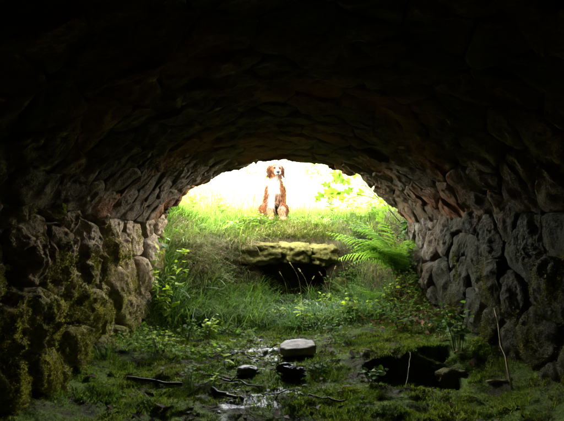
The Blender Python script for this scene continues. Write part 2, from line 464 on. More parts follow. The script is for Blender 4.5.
# ---- embankment carried by the tunnel
def prof_curve(k):
    a = np.linspace(-ANG, ANG, k)
    arc = [(CX+(RAD+.2)*math.sin(t), ZA-RAD+(RAD+.2)*math.cos(t)) for t in a]
    return [(XL-.2, -.6)]+[(XL-.2, .7)]+arc+[(XR+.2, .7)]+[(XR+.2, -.6)]
pc = np.array(prof_curve(18)); m_ = len(pc)
top = []
for k, (x, z) in enumerate(pc):
    t = k/(m_-1); xo = -9+18*t + CX
    top.append((xo, -.6 if k in (0, m_-1) else 2.4-.02*(xo-CX)**2))
top = np.array(top)
ys = np.linspace(-6, 4.74, 10)
V = []
for y in ys:
    sh = .10*fbm(np.stack([top[:, 0], np.full(m_, y), top[:, 1]], -1), 3, 77)
    V += [(x, y, z) for x, z in pc] + [(x, y, z+h_) for (x, z), h_ in zip(top, sh)]
V = np.array(V); fs = []
for k in range(len(ys)-1):
    for i in range(m_-1):
        b0, b1 = k*2*m_, (k+1)*2*m_
        fs.append((b0+i, b0+i+1, b1+i+1, b1+i)); fs.append((b0+m_+i, b1+m_+i, b1+m_+i+1, b0+m_+i+1))
for k in (0, len(ys)-1):
    b = k*2*m_
    for i in range(m_-1): fs.append((b+i, b+m_+i, b+m_+i+1, b+i+1))
e = link('embankment', raw_mesh('embankment', V, np.array(fs)), None, M['embank']); e['kind'] = 'structure'; e['label'] = 'earth embankment carried by the stone vault'
# dark blind end behind the camera
a = np.linspace(-ANG, ANG, 14)
ring = [(XL-.25, -.5), (XL-.25, ZS)]+[(CX+(RAD+.25)*math.sin(t), ZA-RAD+(RAD+.25)*math.cos(t)) for t in a]+[(XR+.25, ZS), (XR+.25, -.5)]
k = len(ring); V = [(x, -5.0, z) for x, z in ring]+[(x, -5.3, z) for x, z in ring]
me = bpy.data.meshes.new('end_wall'); me.from_pydata(V, [], [tuple(range(k)), tuple(range(2*k-1, k-1, -1))]+[(i, i+k, (i+1) % k+k, (i+1) % k) for i in range(k)])
o = link('end_wall', me, None, M['mortar']); rel(o)

# ----------------------------------------------------------------- rounded rocks, sticks, tubes
def cube_sphere(n):
    V, Fq, base = [], [], 0
    g_ = np.linspace(-1, 1, n+1)
    for ax in range(3):
        for sg in (-1, 1):
            A, B = np.meshgrid(g_, g_, indexing='ij'); v = np.zeros((n+1, n+1, 3)); v[..., ax] = sg; v[..., (ax+1) % 3] = A; v[..., (ax+2) % 3] = B
            i_ = base+np.arange((n+1)**2).reshape(n+1, n+1); f = np.stack([i_[:-1, :-1], i_[1:, :-1], i_[1:, 1:], i_[:-1, 1:]], -1).reshape(-1, 4)
            Fq.append(f if sg > 0 else f[:, ::-1]); V.append(v.reshape(-1, 3)); base += (n+1)**2
    V = np.concatenate(V); Fq = np.concatenate(Fq)
    key = np.round(V*1000).astype(int); u, inv = np.unique(key, axis=0, return_inverse=True); inv = inv.ravel()
    first = np.zeros(len(u), int); first[inv] = np.arange(len(V))
    return V[first], inv[Fq]
def rock(name, size, n=10, k=5, rough=.1, seed=0, freq=2.5):
    V, f = cube_sphere(n)
    V = V/((np.abs(V)**k).sum(1)**(1/k))[:, None]
    d = fbm(V*freq+seed*3.1, 4, seed); V = V*(1+rough*d)[:, None]
    V = V + .6*rough*np.stack([fbm(V*1.7+seed+9*j, 2, seed+j) for j in range(3)], -1)
    return raw_mesh(name, V*np.array(size)/2, f)
def tube_arrays(pts, rads, seg=6):
    pts = np.array(pts, float); n = len(pts); tan = np.gradient(pts, axis=0); tan /= np.linalg.norm(tan, axis=1)[:, None]+1e-9
    up = np.array([.13, .31, .94]); V = []
    for i in range(n):
        a = np.cross(tan[i], up); a /= np.linalg.norm(a)+1e-9; b = np.cross(tan[i], a)
        th = np.linspace(0, 2*np.pi, seg, endpoint=False); V.append(pts[i]+rads[i]*(np.outer(np.cos(th), a)+np.outer(np.sin(th), b)))
    V = np.concatenate(V); j = np.arange(seg); jn = (j+1) % seg
    f = np.concatenate([np.stack([i*seg+j, i*seg+jn, (i+1)*seg+jn, (i+1)*seg+j], -1) for i in range(n-1)])
    V = np.concatenate([V, pts[:1], pts[-1:]]); c0, c1 = n*seg, n*seg+1
    t = np.concatenate([np.stack([jn, j, np.full(seg, c0)], -1), np.stack([(n-1)*seg+j, (n-1)*seg+jn, np.full(seg, c1)], -1)])
    return V, f, t
def tube(name, pts, rads, mat, parent=None, seg=6):
    V, f, t = tube_arrays(pts, rads, seg); return link(name, raw_mesh(name, V, [f, t]), parent, mat, True)
def join(parts):
    V, Q, T, n = [], [], [], 0
    for v, f, t in parts:
        V.append(v); Q.append(f+n); T.append(t+n); n += len(v)
    return np.concatenate(V), [np.concatenate(Q), np.concatenate(T)]

# ---- ledge over the culvert hole
ledge = thing('stone_ledge', 'low mossy stone ledge bridging the dark hole below the dog', 'ledge', (.25, 5.85, .47))
for nm, sz, loc, sd_, rz in (('stone', (.50, .52, .25), (-.09, 5.86, .60), 3, .05), ('stone', (.40, .50, .23), (.32, 5.88, .60), 8, -.04), ('stone', (.36, .50, .24), (.66, 5.90, .58), 13, -.06)):
    me = rock('stone', sz, 18, 4.5, .24, sd_, 2.6); o = link(nm, me, ledge, M['ledge'], True)
    o.location = Vector(loc)-ledge.location; o.rotation_euler = (R(6), 0, rz)
for sd_, sz, px, py, y, nm in ((21, (.16, .2, .22), 341, 276, 5.55, 'grey upright stone at the right end of the ledge hole'), (24, (.2, .2, .16), 241, 284, 5.55, 'small grey stone at the left end of the ledge hole')):
    p_ = P(px, py, y); o = link('rubble_stone', rock('rubble_stone', sz, 9, 3.5, .2, sd_), None, M['ledge'], True)
    p_.z = Hs(p_.x, p_.y)+sz[2]*.3; o.location = p_; o.rotation_euler = (.2, .1, sd_); tag(o, nm, 'stone')

# ---- pale slab on the floor
p_ = G(298, 360); 
def slab_mesh(name, outline, th, seed):
    o_ = np.array(outline); c_ = o_.mean(0); k = len(o_); r_ = np.random.default_rng(seed); m = 8; E = []
    for i in range(k):
        for t in np.linspace(0, 1, m, endpoint=False): E.append(o_[i]*(1-t)+o_[(i+1) % k]*t)
    E = np.array(E); E = E+r_.normal(0, .0018, E.shape); n_ = len(E); V = []
    for sc_, z_ in ((.55, 0), (.93, 0), (1.0, .18), (1.01, .75), (.95, 1), (.8, 1.03), (.55, 1.05), (.28, 1.06)): V.append(np.column_stack([c_+(E-c_)*sc_, np.full(n_, th*z_)]))
    V = np.concatenate(V); V = np.concatenate([V, [[*c_, 0]], [[*c_, th*1.06]]])
    V[:, 2] += .006*fbm(V*22, 3, seed)+.10*V[:, 0]*.3; V[:, :2] += .004*np.stack([fbm(V*30, 2, seed+1), fbm(V*30, 2, seed+2)], -1)
    j = np.arange(n_); jn = (j+1) % n_; nl_ = 8
    f = np.concatenate([np.stack([a_*n_+j, a_*n_+jn, (a_+1)*n_+jn, (a_+1)*n_+j], -1) for a_ in range(nl_-1)])
    t_ = np.concatenate([np.stack([jn, j, np.full(n_, nl_*n_)], -1), np.stack([(nl_-1)*n_+j, (nl_-1)*n_+jn, np.full(n_, nl_*n_+1)], -1)])
    return raw_mesh(name, V, [f, t_])
me = slab_mesh('paving_slab', [(-.115, -.04), (-.085, -.085), (.075, -.09), (.118, -.05), (.112, .06), (.06, .10), (-.07, .095), (-.11, .045)], .05, 5)
o = link('paving_slab', me, None, M['slab'], True); o.location = p_+Vector((0, .09, .030)); o.rotation_euler = (R(7), R(-2), R(4))
tag(o, 'flat pale grey stone slab lying on the mossy floor', 'stone')
p_ = G(291, 376); me = rock('rotten_log', (.15, .07, .06), 12, 3, .45, 9, 3.0)
o = link('rotten_log', me, None, M['rot'], True); o.location = p_+Vector((0, 0, .03)); o.rotation_euler = (0, R(8), R(-24)); tag(o, 'dark chunk of rotten wood in front of the pale slab', 'wood')
p_ = G(247, 372); o = link('wet_stone', rock('wet_stone', (.12, .08, .05), 9, 3, .25, 19), None, M['pebble'], True); o.location = p_+Vector((0, 0, .01)); tag(o, 'dark wet stone at the left of the shiny seep', 'stone')
p_ = G(452, 378); o = link('dark_stone', rock('dark_stone', (.16, .12, .09), 10, 3, .3, 29), None, M['ledge'], True); o.location = p_+Vector((0, 0, .0)); tag(o, 'dark lump of stone inside the floor hollow', 'stone')

# ---- sticks on the floor
def stick(p0, p1, r0, label, mat='bark', name='stick', wob=.006, lift=.004, seed=1, follow=True, group=None, branch=False):
    p0, p1 = Vector(p0), Vector(p1); r_ = np.random.default_rng(seed); pts = []
    for t in np.linspace(0, 1, 9):
        q_ = p0.lerp(p1, t); q_ = q_+Vector(r_.normal(0, wob, 3).tolist())*(1 if 0 < t < 1 else 0)
        if follow: q_.z = max(q_.z, Hs(q_.x, q_.y)+lift+r0*.6)
        pts.append(q_[:])
    o_ = thing(name, label, 'stick', pts[0], group)
    V, f, t = tube_arrays(np.array(pts)-np.array(pts[0]), np.linspace(r0, r0*.65, 9)*(1+.15*r_.normal(size=9)), 7)
    link('shaft', raw_mesh('shaft', V, [f, t]), o_, M[mat], True)
    if branch:
        m0 = np.array(pts[4])-np.array(pts[0]); d_ = np.array(pts[8])-np.array(pts[4])
        e_ = m0 + d_*.6+np.array([-.05, .05, .05]); tube('twig', [m0, (m0+e_)/2+.005, e_], [r0*.5, r0*.4, r0*.2], M[mat], o_, 5)
    return o_
stick(G(212, 391), G(243, 402), .013, 'thick short dark stick on the floor, pointing toward the camera', seed=3)
stick(G(128, 380), G(182, 386), .012, 'long crooked dark branch lying on moss toward the left wall', seed=4, branch=True)
stick(G(203, 376), G(262, 388), .005, 'thin dark twig beside the shiny wet seep', seed=6, branch=True)
stick(G(300, 395), G(345, 402), .006, 'thin wet twig on moss below the rotten wood', seed=8)
stick(G(186, 398), G(215, 380), .004, 'fine twig crossing the thick short stick', seed=12)
stick(G(262, 396), G(300, 390), .004, 'slender twig near the bottom centre of the floor', seed=15)
b_ = P(512, 376, 2.42); b_.z = Hs(b_.x, b_.y); t_ = P(494, 308, 2.66)
stick(b_+Vector((0, 0, .004)), t_, .0055, 'thin pale cane leaning against the right wall', 'cane', 'leaning_cane', .003, 0, 17, False)
stick(G(487, 384), G(508, 382), .008, 'short pale broken stick lying by the foot of the leaning cane', 'cane', 'broken_stick', .004, .004, 18)
stick(P(406, 388, 2.5)+Vector((0, 0, 0)), P(410, 352, 2.75), .0025, 'thin bare upright twig standing in the floor hollow', 'cane', 'bare_twig', .004, 0, 19, False)

# ---- wet gravel in the seep
Vb, fb = cube_sphere(2); Vb = Vb/np.linalg.norm(Vb, axis=1)[:, None]
Vs, Fs = [], []
for k in range(420):
    y = rng.uniform(2.2, 3.9); x = rng.normal(-.04, .13); sz = rng.uniform(.003, .010)
    if n2(x, y, 4, 88)[()] < -.15: continue
    v = Vb*np.array([sz*rng.uniform(.8, 1.5), sz*rng.uniform(.8, 1.4), sz*.5])*(1+.3*rng.normal(size=(len(Vb), 1)))
    Fs.append(fb+sum(len(a_) for a_ in Vs)); Vs.append(v+np.array([x, y, Hs(x, y)+sz*.2]))
o = link('gravel', raw_mesh('gravel', np.concatenate(Vs), np.concatenate(Fs)), None, M['pebble'], True)
tag(o, 'small wet pebbles in the shiny seep on the floor', 'gravel', kind='stuff')

# ----------------------------------------------------------------- blades of grass and moss
def blades(name, root, length, width, az, lean, droop, col, mat, segs=3, parent=None):
    n = len(root); root = np.asarray(root, float)
    d = np.stack([np.cos(az), np.sin(az), 0*az], -1); side_az = az+np.pi/2+rng.normal(0, .7, n)
    sd_ = np.stack([np.cos(side_az), np.sin(side_az), 0*az], -1); up = np.array([0, 0, 1.])
    V = np.zeros((n, 2*segs+1, 3)); CC = np.zeros((n, 2*segs+1, 3))
    for k in range(segs+1):
        t = k/segs
        p_ = root + d*(length*(lean*t+droop*t*t))[:, None] + up*(length*(t*np.sqrt(np.clip(1-lean**2, .1, 1)) - .62*droop*t*t*t))[:, None]
        wdt = width*(1-.75*t**1.5)*.5*(.7 if k == 0 else 1)
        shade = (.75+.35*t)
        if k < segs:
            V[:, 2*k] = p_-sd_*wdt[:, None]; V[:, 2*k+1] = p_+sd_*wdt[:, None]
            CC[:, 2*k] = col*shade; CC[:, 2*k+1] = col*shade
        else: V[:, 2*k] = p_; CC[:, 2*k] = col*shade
    base = (np.arange(n)*(2*segs+1))[:, None]
    qs = [base+np.array([[2*k, 2*k+1, 2*k+3, 2*k+2]]) for k in range(segs-1)]
    tri = base+np.array([[2*segs-2, 2*segs-1, 2*segs]])
    fc = ([np.concatenate(qs)] if qs else [])+[tri]
    return link(name, raw_mesh(name, V.reshape(-1, 3), fc, CC.reshape(-1, 3)), parent, mat, True)
def scatter(n, x0, x1, y0, y1, dens):
    x = rng.uniform(x0, x1, n); y = rng.uniform(y0, y1, n); keep = rng.random(n) < dens(x, y); x, y = x[keep], y[keep]
    return x, y, H(x, y)
def mixc(n, a, b, j=.25):
    t = rng.random((n, 1)); c = np.array(a)*(1-t)+np.array(b)*t; return c*(1+rng.normal(0, j, (n, 1))).clip(.35, 1.8)
def inside(x, y): return (x > XL-.02) & (x < XR+.02) | (y > YM)

# moss fuzz on the lower wall stones
rt, nn_ = [], []
for o_ in LS:
    if o_ is None: continue
    me = o_.data; k = len(me.vertices); a_ = np.zeros(k*3, np.float32); b_ = np.zeros(k*3, np.float32)
    me.vertices.foreach_get('co', a_); me.vertices.foreach_get('normal', b_); rt.append(a_.reshape(-1, 3)+np.array(o_.location)); nn_.append(b_.reshape(-1, 3))
rt = np.concatenate(rt).astype(float); nn_ = np.concatenate(nn_).astype(float)
lw = rt[:, 0] < 0
sc_ = fbm(rt*3.6, 4, 133)+np.where(lw, ss(.95, .15, rt[:, 2])*.8-.30, ss(.6, .05, rt[:, 2])*.7-.42)+np.where(lw, ss(4.5, 2.9, rt[:, 1])*.45-.2, ss(4.3, 2.7, rt[:, 1])*.4-.2)
ids = np.nonzero((sc_ > 0) & (nn_[:, 2] > -.75) & (rt[:, 2] > -.05))[0]
rep_ = rng.choice(ids, 150000); n = len(rep_); p_ = rt[rep_]+rng.normal(0, .012, (n, 3))*np.array([.25, 1, 1]); nrm = nn_[rep_]
d_ = nrm*.8+rng.normal(0, .45, (n, 3))+np.array([0, 0, -.25]); d_ /= np.linalg.norm(d_, axis=1)[:, None]
sv = np.cross(d_, rng.normal(size=(n, 3))); sv /= np.linalg.norm(sv, axis=1)[:, None]; ln = rng.uniform(.005, .014, (n, 1)); wd = rng.uniform(.0010, .0026, (n, 1))
V = np.stack([p_-sv*wd-nrm*.003, p_+sv*wd-nrm*.003, p_+d_*ln], 1).reshape(-1, 3)
pm = ss(-.2, .35, fbm(p_*5, 3, 139))[:, None]
col = np.where(p_[:, :1] > 0, .38, 1.0)*(mixc(n, (.12, .12, .018), (.18, .165, .03), .25)*(1-pm)+mixc(n, (.20, .18, .035), (.28, .24, .06), .25)*pm)  # right wall moss colour lowered to paint in the shade on that side
o = link('wall_moss', raw_mesh('wall_moss', V, np.arange(3*n).reshape(-1, 3), np.repeat(col, 3, 0)), None, M['moss'])
tag(o, 'olive moss growing over the lower stones of both tunnel walls, darkened on the right wall for shade', 'moss', kind='stuff')

# floor moss
def d_moss(x, y):
    v = n2(x, y, 2.4, 71, 4)+.4*n2(x, y, 9, 72, 3)
    seep = np.exp(-((x+.02+.2*n2(x, y, 1.2, 5, 2))/.2)**2)*ss(4.0, 3.4, y)
    pit = (((x-.88)/.30)**2+((y-2.76)/.23)**2) < .7
    return np.clip(ss(-.55, .02, v)*(1-.7*seep), .08, 1)*(~pit)*inside(x, y)
x, y, z = scatter(300000, XL, XR, 1.75, 4.9, d_moss); n = len(x)
patch = ss(-.3, .4, n2(x, y, 3.3, 90, 3))[:, None]
col = mixc(n, (.065, .12, .010), (.12, .18, .018), .3)*(1-patch)+mixc(n, (.13, .17, .02), (.20, .22, .03), .3)*patch
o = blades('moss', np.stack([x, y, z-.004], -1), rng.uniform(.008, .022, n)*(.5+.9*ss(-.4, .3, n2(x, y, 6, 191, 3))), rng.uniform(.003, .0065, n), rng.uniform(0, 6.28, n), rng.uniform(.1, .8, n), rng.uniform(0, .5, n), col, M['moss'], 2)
tag(o, 'bright green moss carpet over the tunnel floor', 'moss', kind='stuff')

# thin weedy grass creeping over the floor near the mouth
def d_edge(x, y): return np.clip(ss(3.3, 4.6, y)*(.55+.9*n2(x, y, 2.2, 93, 3)), 0, 1)*inside(x, y)*(1-.8*np.exp(-((x-.05)/.22)**2)*ss(4.5, 3.9, y))
x, y, z = scatter(26000, XL+.02, XR-.02, 3.2, 4.9, d_edge); n = len(x)
o = blades('floor_grass', np.stack([x, y, z], -1), rng.uniform(.04, .13, n)*ss(3.0, 4.7, y), rng.uniform(.003, .006, n), rng.uniform(0, 6.28, n), rng.uniform(.1, .7, n), rng.uniform(.1, .8, n), mixc(n, (.045, .09, .02), (.09, .13, .03)), M['grass'])
tag(o, 'short sparse grass where the mossy floor meets the mouth', 'grass', kind='stuff')

def hole_mask(x, y): return (np.abs(x-.30) < .37) & (y > 5.15) & (y < 5.95)
# lush grass of the left bank
def d_left(x, y): return np.clip(ss(.15, -.25, x-.12*(y-5))*ss(4.0, 4.7, y)*(.55+1.3*n2(x, y, 4, 95, 3)), 0, 1)*(~hole_mask(x, y))
x, y, z = scatter(21000, -1.35, .2, 4.0, 6.3, d_left); n = len(x)
keep = ~((x < -.72) & (y > 5.0) & (y < 5.5) & (rng.random(n) < .6)); x, y, z = x[keep], y[keep], z[keep]; n = len(x)
az = np.where(rng.random(n) < .6, rng.normal(-.9, .6, n), rng.uniform(0, 6.28, n))
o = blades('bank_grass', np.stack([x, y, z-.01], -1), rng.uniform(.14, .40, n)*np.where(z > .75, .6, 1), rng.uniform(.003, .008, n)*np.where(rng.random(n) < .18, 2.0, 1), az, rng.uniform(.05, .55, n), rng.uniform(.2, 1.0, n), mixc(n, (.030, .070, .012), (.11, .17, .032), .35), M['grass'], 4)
tag(o, 'lush long drooping grass covering the left bank below the arch', 'grass', kind='stuff')
# bluish fine grass in the middle and right of the gully
def d_mid(x, y): return np.clip(ss(-.2, .1, x-.1*(y-5))*ss(1.3, .9, x)*ss(3.85, 4.6, y)*ss(5.7, 5.4, y)*(.5+1.3*n2(x, y, 4.6, 97, 3)), 0, 1)
x, y, z = scatter(17000, -.35, 1.25, 3.8, 5.7, d_mid); n = len(x)
short = hole_mask(x, y+.12)
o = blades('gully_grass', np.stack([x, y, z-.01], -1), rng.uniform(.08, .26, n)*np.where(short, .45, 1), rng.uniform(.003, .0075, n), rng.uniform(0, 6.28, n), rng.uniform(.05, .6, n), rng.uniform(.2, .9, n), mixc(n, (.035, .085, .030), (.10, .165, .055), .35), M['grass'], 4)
tag(o, 'fine bluish green grass filling the gully in front of the hole', 'grass', kind='stuff')
# right bank and the brow the dog sits on
def d_brow(x, y): return np.clip((ss(5.6, 5.8, y)+ss(.65, .9, x)*ss(4.9, 5.3, y)).clip(0, 1)*(.8+.5*n2(x, y, 2, 99, 2)), 0, 1)*(1-.9*((np.abs(x-.3) < .5) & (y < 5.95)))
x, y, z = scatter(30000, -1.9, 2.4, 4.9, 8.2, d_brow); n = len(x)
o = blades('brow_grass', np.stack([x, y, z-.01], -1), rng.uniform(.07, .26, n)*np.where((np.abs(x-.08) < .3) & (y < 6.6) & (y > 5.9), .55, 1), rng.uniform(.004, .009, n), rng.uniform(0, 6.28, n), rng.uniform(.05, .5, n), rng.uniform(.1, .8, n), mixc(n, (.040, .080, .012), (.10, .14, .025), .3), M['grass'], 3)
tag(o, 'green grass on the brow of the bank around the dog', 'grass', kind='stuff')
# meadow beyond
def d_mead(x, y): return np.clip(np.exp(-(y-7.5)/9)*1.1, .12, 1)*(np.abs(x-.2) < .45*y)
x, y, z = scatter(60000, -9, 10, 7.4, 24, d_mead); n = len(x); t = ss(-.2, .4, n2(x, y, .5, 111, 2))[:, None]
o = blades('meadow_grass', np.stack([x, y, z-.01], -1), rng.uniform(.18, .6, n), rng.uniform(.008, .018, n), rng.uniform(0, 6.28, n), rng.uniform(.03, .4, n), rng.uniform(.05, .6, n), mixc(n, (.05, .10, .015), (.11, .16, .035))*(1-t)+mixc(n, (.14, .17, .05), (.24, .25, .10))*t, M['grass'], 3)
tag(o, 'sunlit pale meadow grass behind the dog', 'grass', kind='stuff')
# dry straw hanging over bank edges
def straw(name, n, cx, cy, sx, sy, label, az0, L=(.12, .34), droop=(.5, 1.5), zoff=0.0):
    x = rng.normal(cx, sx, n); y = rng.normal(cy, sy, n); z = H(x, y)+zoff
    o = blades(name, np.stack([x, y, z], -1), rng.uniform(*L, n), rng.uniform(.002, .005, n), rng.normal(az0, .7, n), rng.uniform(.2, .8, n), rng.uniform(*droop, n), mixc(n, (.12, .09, .045), (.26, .21, .12)), M['dry'], 4)
    tag(o, label, 'straw', kind='stuff')
straw('dry_grass', 700, -.80, 5.35, .13, .14, 'dry straw hanging over the dark earth at the left bank', -1.0)
straw('dry_grass', 450, -.35, 5.75, .12, .10, 'pale dead grass on the bank left of the stone ledge', -1.3)
straw('dry_grass', 900, .30, 6.06, .34, .06, 'fringe of dry grass along the top of the stone ledge', -1.57, (.06, .17), (.5, 1.3))
straw('dry_grass', 520, 1.28, 5.25, .10, .14, 'pale straw on the bank behind the fern at the right wall end', -1.9)
straw('dry_grass', 650, -.88, 5.28, .12, .16, 'long pale strands drooping from the left bank under the arch end', -.5, (.28, .52), (.5, 1.1))
n = 3200; x = rng.uniform(-.32, .80, n); y = rng.uniform(5.90, 6.22, n)
o = blades('ledge_grass', np.stack([x, y, H(x, y)-.005], -1), rng.uniform(.05, .17, n), rng.uniform(.003, .007, n), rng.normal(-1.57, 1.0, n), rng.uniform(.1, .7, n), rng.uniform(.2, 1.0, n), mixc(n, (.045, .085, .014), (.16, .16, .05), .3), M['grass'], 3)
tag(o, 'short grass overhanging the top edge of the stone ledge', 'grass', kind='stuff')
# dead leaf litter on the right
n = 900; x = rng.normal(1.14, .16, n); y = rng.normal(4.15, .33, n); x = np.minimum(x, XR-.06)
V, Fq, Cc = [], [], []
for k in range(n):
    s_ = rng.uniform(.012, .032); rm = np.array(Quaternion(Vector(rng.normal(size=3)).normalized(), rng.uniform(-.8, .8)).to_matrix()); a_ = rng.uniform(0, 6.28)
    b = np.array([[-1, 0, 0], [-.2, .5, .25], [1, 0, .1], [-.2, -.5, .25], ])*s_; ca, sa = math.cos(a_), math.sin(a_)
    b = (b@np.array([[ca, sa, 0], [-sa, ca, 0], [0, 0, 1]]))@rm.T
    V.append(b+np.array([x[k], y[k], 0])); Fq.append(np.array([[0, 1, 2], [0, 2, 3]])+4*k)
V = np.concatenate(V); V[:, 2] += np.repeat(H(x, y)+.015, 4)
o = link('leaf_litter', raw_mesh('leaf_litter', V, np.concatenate(Fq), np.repeat(mixc(n, (.10, .05, .025), (.22, .12, .06), .3), 4, 0)), None, M['dry'])
tag(o, 'brown dead leaves below the fern at the right wall', 'leaf litter', kind='stuff')

def bits(name, n, x0, x1, y0, y1, dens, smin, smax, c, label):
    x, y, z = scatter(n, x0, x1, y0, y1, dens); n = len(x); sz = rng.uniform(smin, smax, n)*np.where(rng.random(n) < .25, 2.2, 1); a_ = rng.uniform(0, 6.28, n)
    el = rng.uniform(.25, .7, n); B = np.array([[-1, 0, 0], [-.2, 1, .3], [1, 0, .15], [-.1, -1, .3]])
    V = np.zeros((n, 4, 3)); lx = B[None, :, 0]*sz[:, None]; ly = B[None, :, 1]*(sz*el)[:, None]; ca, sa = np.cos(a_)[:, None], np.sin(a_)[:, None]
    V[..., 0] = x[:, None]+lx*ca-ly*sa; V[..., 1] = y[:, None]+lx*sa+ly*ca; V[..., 2] = (z+.008)[:, None]+B[None, :, 2]*sz[:, None]*rng.uniform(-.5, 1.5, n)[:, None]+lx*rng.normal(0, .3, n)[:, None]
    f = np.array([[0, 1, 2], [0, 2, 3]])[None]+(np.arange(n)*4)[:, None, None]
    tag(link(name, raw_mesh(name, V.reshape(-1, 3), f.reshape(-1, 3), np.repeat(mixc(n, *c, .3), 4, 0)), None, M['dry']), label, 'litter', kind='stuff')
bits('floor_litter', 2600, XL+.05, XR-.1, 1.9, 4.6, lambda x, y: ss(-.15, .35, n2(x, y, 2.1, 171, 3))*inside(x, y), .006, .018, ((.012, .009, .006), (.07, .045, .025)), 'dark rotting leaf bits scattered over the mossy floor')

# ----------------------------------------------------------------- leafy plants
def leaf_shape(kind):
    if kind == 'oval': o_ = [(0, 0), (.22, .20), (.5, .28), (.78, .18), (1, 0)]
    elif kind == 'round': o_ = [(0, 0), (.12, .26), (.4, .44), (.75, .34), (1, 0)]
    elif kind == 'long': o_ = [(0, 0), (.25, .10), (.55, .13), (.8, .08), (1, 0)]
    elif kind == 'lobed': o_ = [(0, 0), (-.03, .10), (-.02, .27), (.08, .43), (.22, .44), (.29, .30), (.33, .16), (.44, .26), (.58, .41), (.71, .36), (.71, .20), (.66, .10), (.80, .15), (.93, .10), (1, 0)]
    o_ = np.array(o_); m = len(o_)
    rows = [(x, 0, 0) for x, _ in o_]; L = [(x, y_, .22*y_+(-.25*x*x)) for x, y_ in o_]; Rr = [(x, -y_, .22*y_+(-.25*x*x)) for x, y_ in o_]
    mid = [(x, 0, -.25*x*x) for x, _ in o_]
    V = np.array(mid+L+Rr); f = []
    for i in range(m-1): f += [(i, i+1, m+i+1, m+i), (i, 2*m+i, 2*m+i+1, i+1)]
    return V, np.array(f)
SH = {k: leaf_shape(k) for k in ('oval', 'round', 'long', 'lobed')}
def frames(pos, d, roll, size):
    """leaf transforms: x along d"""
    d = d/np.linalg.norm(d, axis=1)[:, None]; up = np.array([0, 0, 1.])
    y_ = np.cross(up, d); nn = np.linalg.norm(y_, axis=1)[:, None]; y_ = np.where(nn > 1e-3, y_/np.maximum(nn, 1e-3), [0, 1, 0]); z_ = np.cross(d, y_)
    c, s_ = np.cos(roll)[:, None], np.sin(roll)[:, None]; y2 = y_*c+z_*s_; z2 = -y_*s_+z_*c
    return pos, np.stack([d, y2, z2], -1)*size[:, None, None]
def leaves_mesh(name, shape, pos, rot, col):
    V, f = SH[shape]; n = len(pos)
    W = np.einsum('nij,kj->nki', rot, V)+pos[:, None, :]
    ff = (f[None]+(np.arange(n)*len(V))[:, None, None]).reshape(-1, 4)
    return raw_mesh(name, W.reshape(-1, 3), ff, np.repeat(col, len(V), 0))
def weed(base, height, spread_, nst, shape, lsize, lpers, c0, c1, label, group=None, name='leafy_plant', lean=(0, 0), cat='plant', stem_r=.0022, opposite=False, seed=None):
    r_ = np.random.default_rng(seed if seed is not None else int(abs(base[0]*977+base[1]*313)*10) % 99999)
    t_ = thing(name, label, cat, base, group); st, pos, dr, sz = [], [], [], []
    for i in range(nst):
        a_ = r_.uniform(0, 6.28); sp = spread_*math.sqrt(r_.random()); hh = height*r_.uniform(.55, 1.05)
        p0 = np.array([math.cos(a_)*sp*.2, math.sin(a_)*sp*.2, -.015]); p2 = np.array([math.cos(a_)*sp+lean[0]*hh, math.sin(a_)*sp+lean[1]*hh, hh]); p1 = (p0+p2)/2+np.array([-math.cos(a_), -math.sin(a_), .6])*sp*.25
        ts = np.linspace(0, 1, 6); cv = np.array([(1-t)**2*p0+2*t*(1-t)*p1+t*t*p2 for t in ts]); st.append(tube_arrays(cv, np.linspace(stem_r, stem_r*.45, 6), 5))
        for k in range(lpers):
            t = .3+.7*(k+1)/lpers if lpers > 1 else 1; q_ = (1-t)**2*p0+2*t*(1-t)*p1+t*t*p2
            b_ = k*2.4+r_.uniform(-.4, .4)
            for m in ((0, math.pi) if opposite else (0,)):
                pos.append(q_); dr.append([math.cos(b_+m), math.sin(b_+m), r_.uniform(-.2, .7)]); sz.append(lsize*r_.uniform(.6, 1.15)*(1-.3*(t > .95)))
    V, fc = join(st); link('stem', raw_mesh('stem', V, fc), t_, M['stem'], True)
    n = len(pos); ps, ro = frames(np.array(pos), np.array(dr), r_.normal(0, .3, n), np.array(sz))
    fo = link('foliage', leaves_mesh('foliage', shape, ps, ro, mixc(n, c0, c1, .18)), t_, M['leaf'])
    fo['kind'] = 'stuff'
    return t_
LIME = ((.15, .22, .02), (.26, .33, .04)); MID = ((.05, .10, .02), (.09, .15, .03)); DK = ((.025, .06, .014), (.05, .10, .022))
def gp(px, py, **k): return G(px, py, **k)
weed(gp(160, 352), .16, .11, 9, 'oval', .05, 5, *LIME, 'low yellow green seedling at the foot of the left wall, left of two')
weed(gp(186, 340), .15, .10, 9, 'oval', .045, 5, *MID, 'low green weed on the floor left of the grass bank')
weed(gp(208, 338), .17, .10, 10, 'round', .05, 4, *LIME, 'bright lobed weed at the foot of the left grass bank')
weed(gp(225, 366), .10, .03, 2, 'round', .06, 2, *LIME, 'single bright round leaf on a stalk by the wet seep')
weed(gp(190, 384), .10, .06, 4, 'round', .035, 3, *MID, 'small weed beside the crooked branch')
weed(gp(213, 388), .08, .05, 4, 'round', .035, 3, *LIME, 'tiny bright weed beside the thick short stick')
weed(gp(372, 384), .12, .09, 6, 'round', .05, 3, *MID, 'small leafy weed at the near lip of the floor hollow')
weed(gp(318, 378), .09, .07, 9, 'long', .05, 4, *DK, 'dark tuft of weed right of the rotten wood')
weed(gp(458, 352), .30, .15, 12, 'round', .055, 6, *MID, 'green nettle like plant growing against the right wall foot')
weed(gp(440, 338), .16, .12, 8, 'oval', .05, 4, *DK, 'dark low plant behind the floor hollow')
weed(gp(303, 328), .24, .07, 6, 'oval', .085, 3, *LIME, 'bright broad leaved plant behind the pale slab', lean=(0, .1))
weed(gp(350, 318), .20, .10, 8, 'round', .06, 4, *LIME, 'light green broad leaved plant in the grass right of the gully')
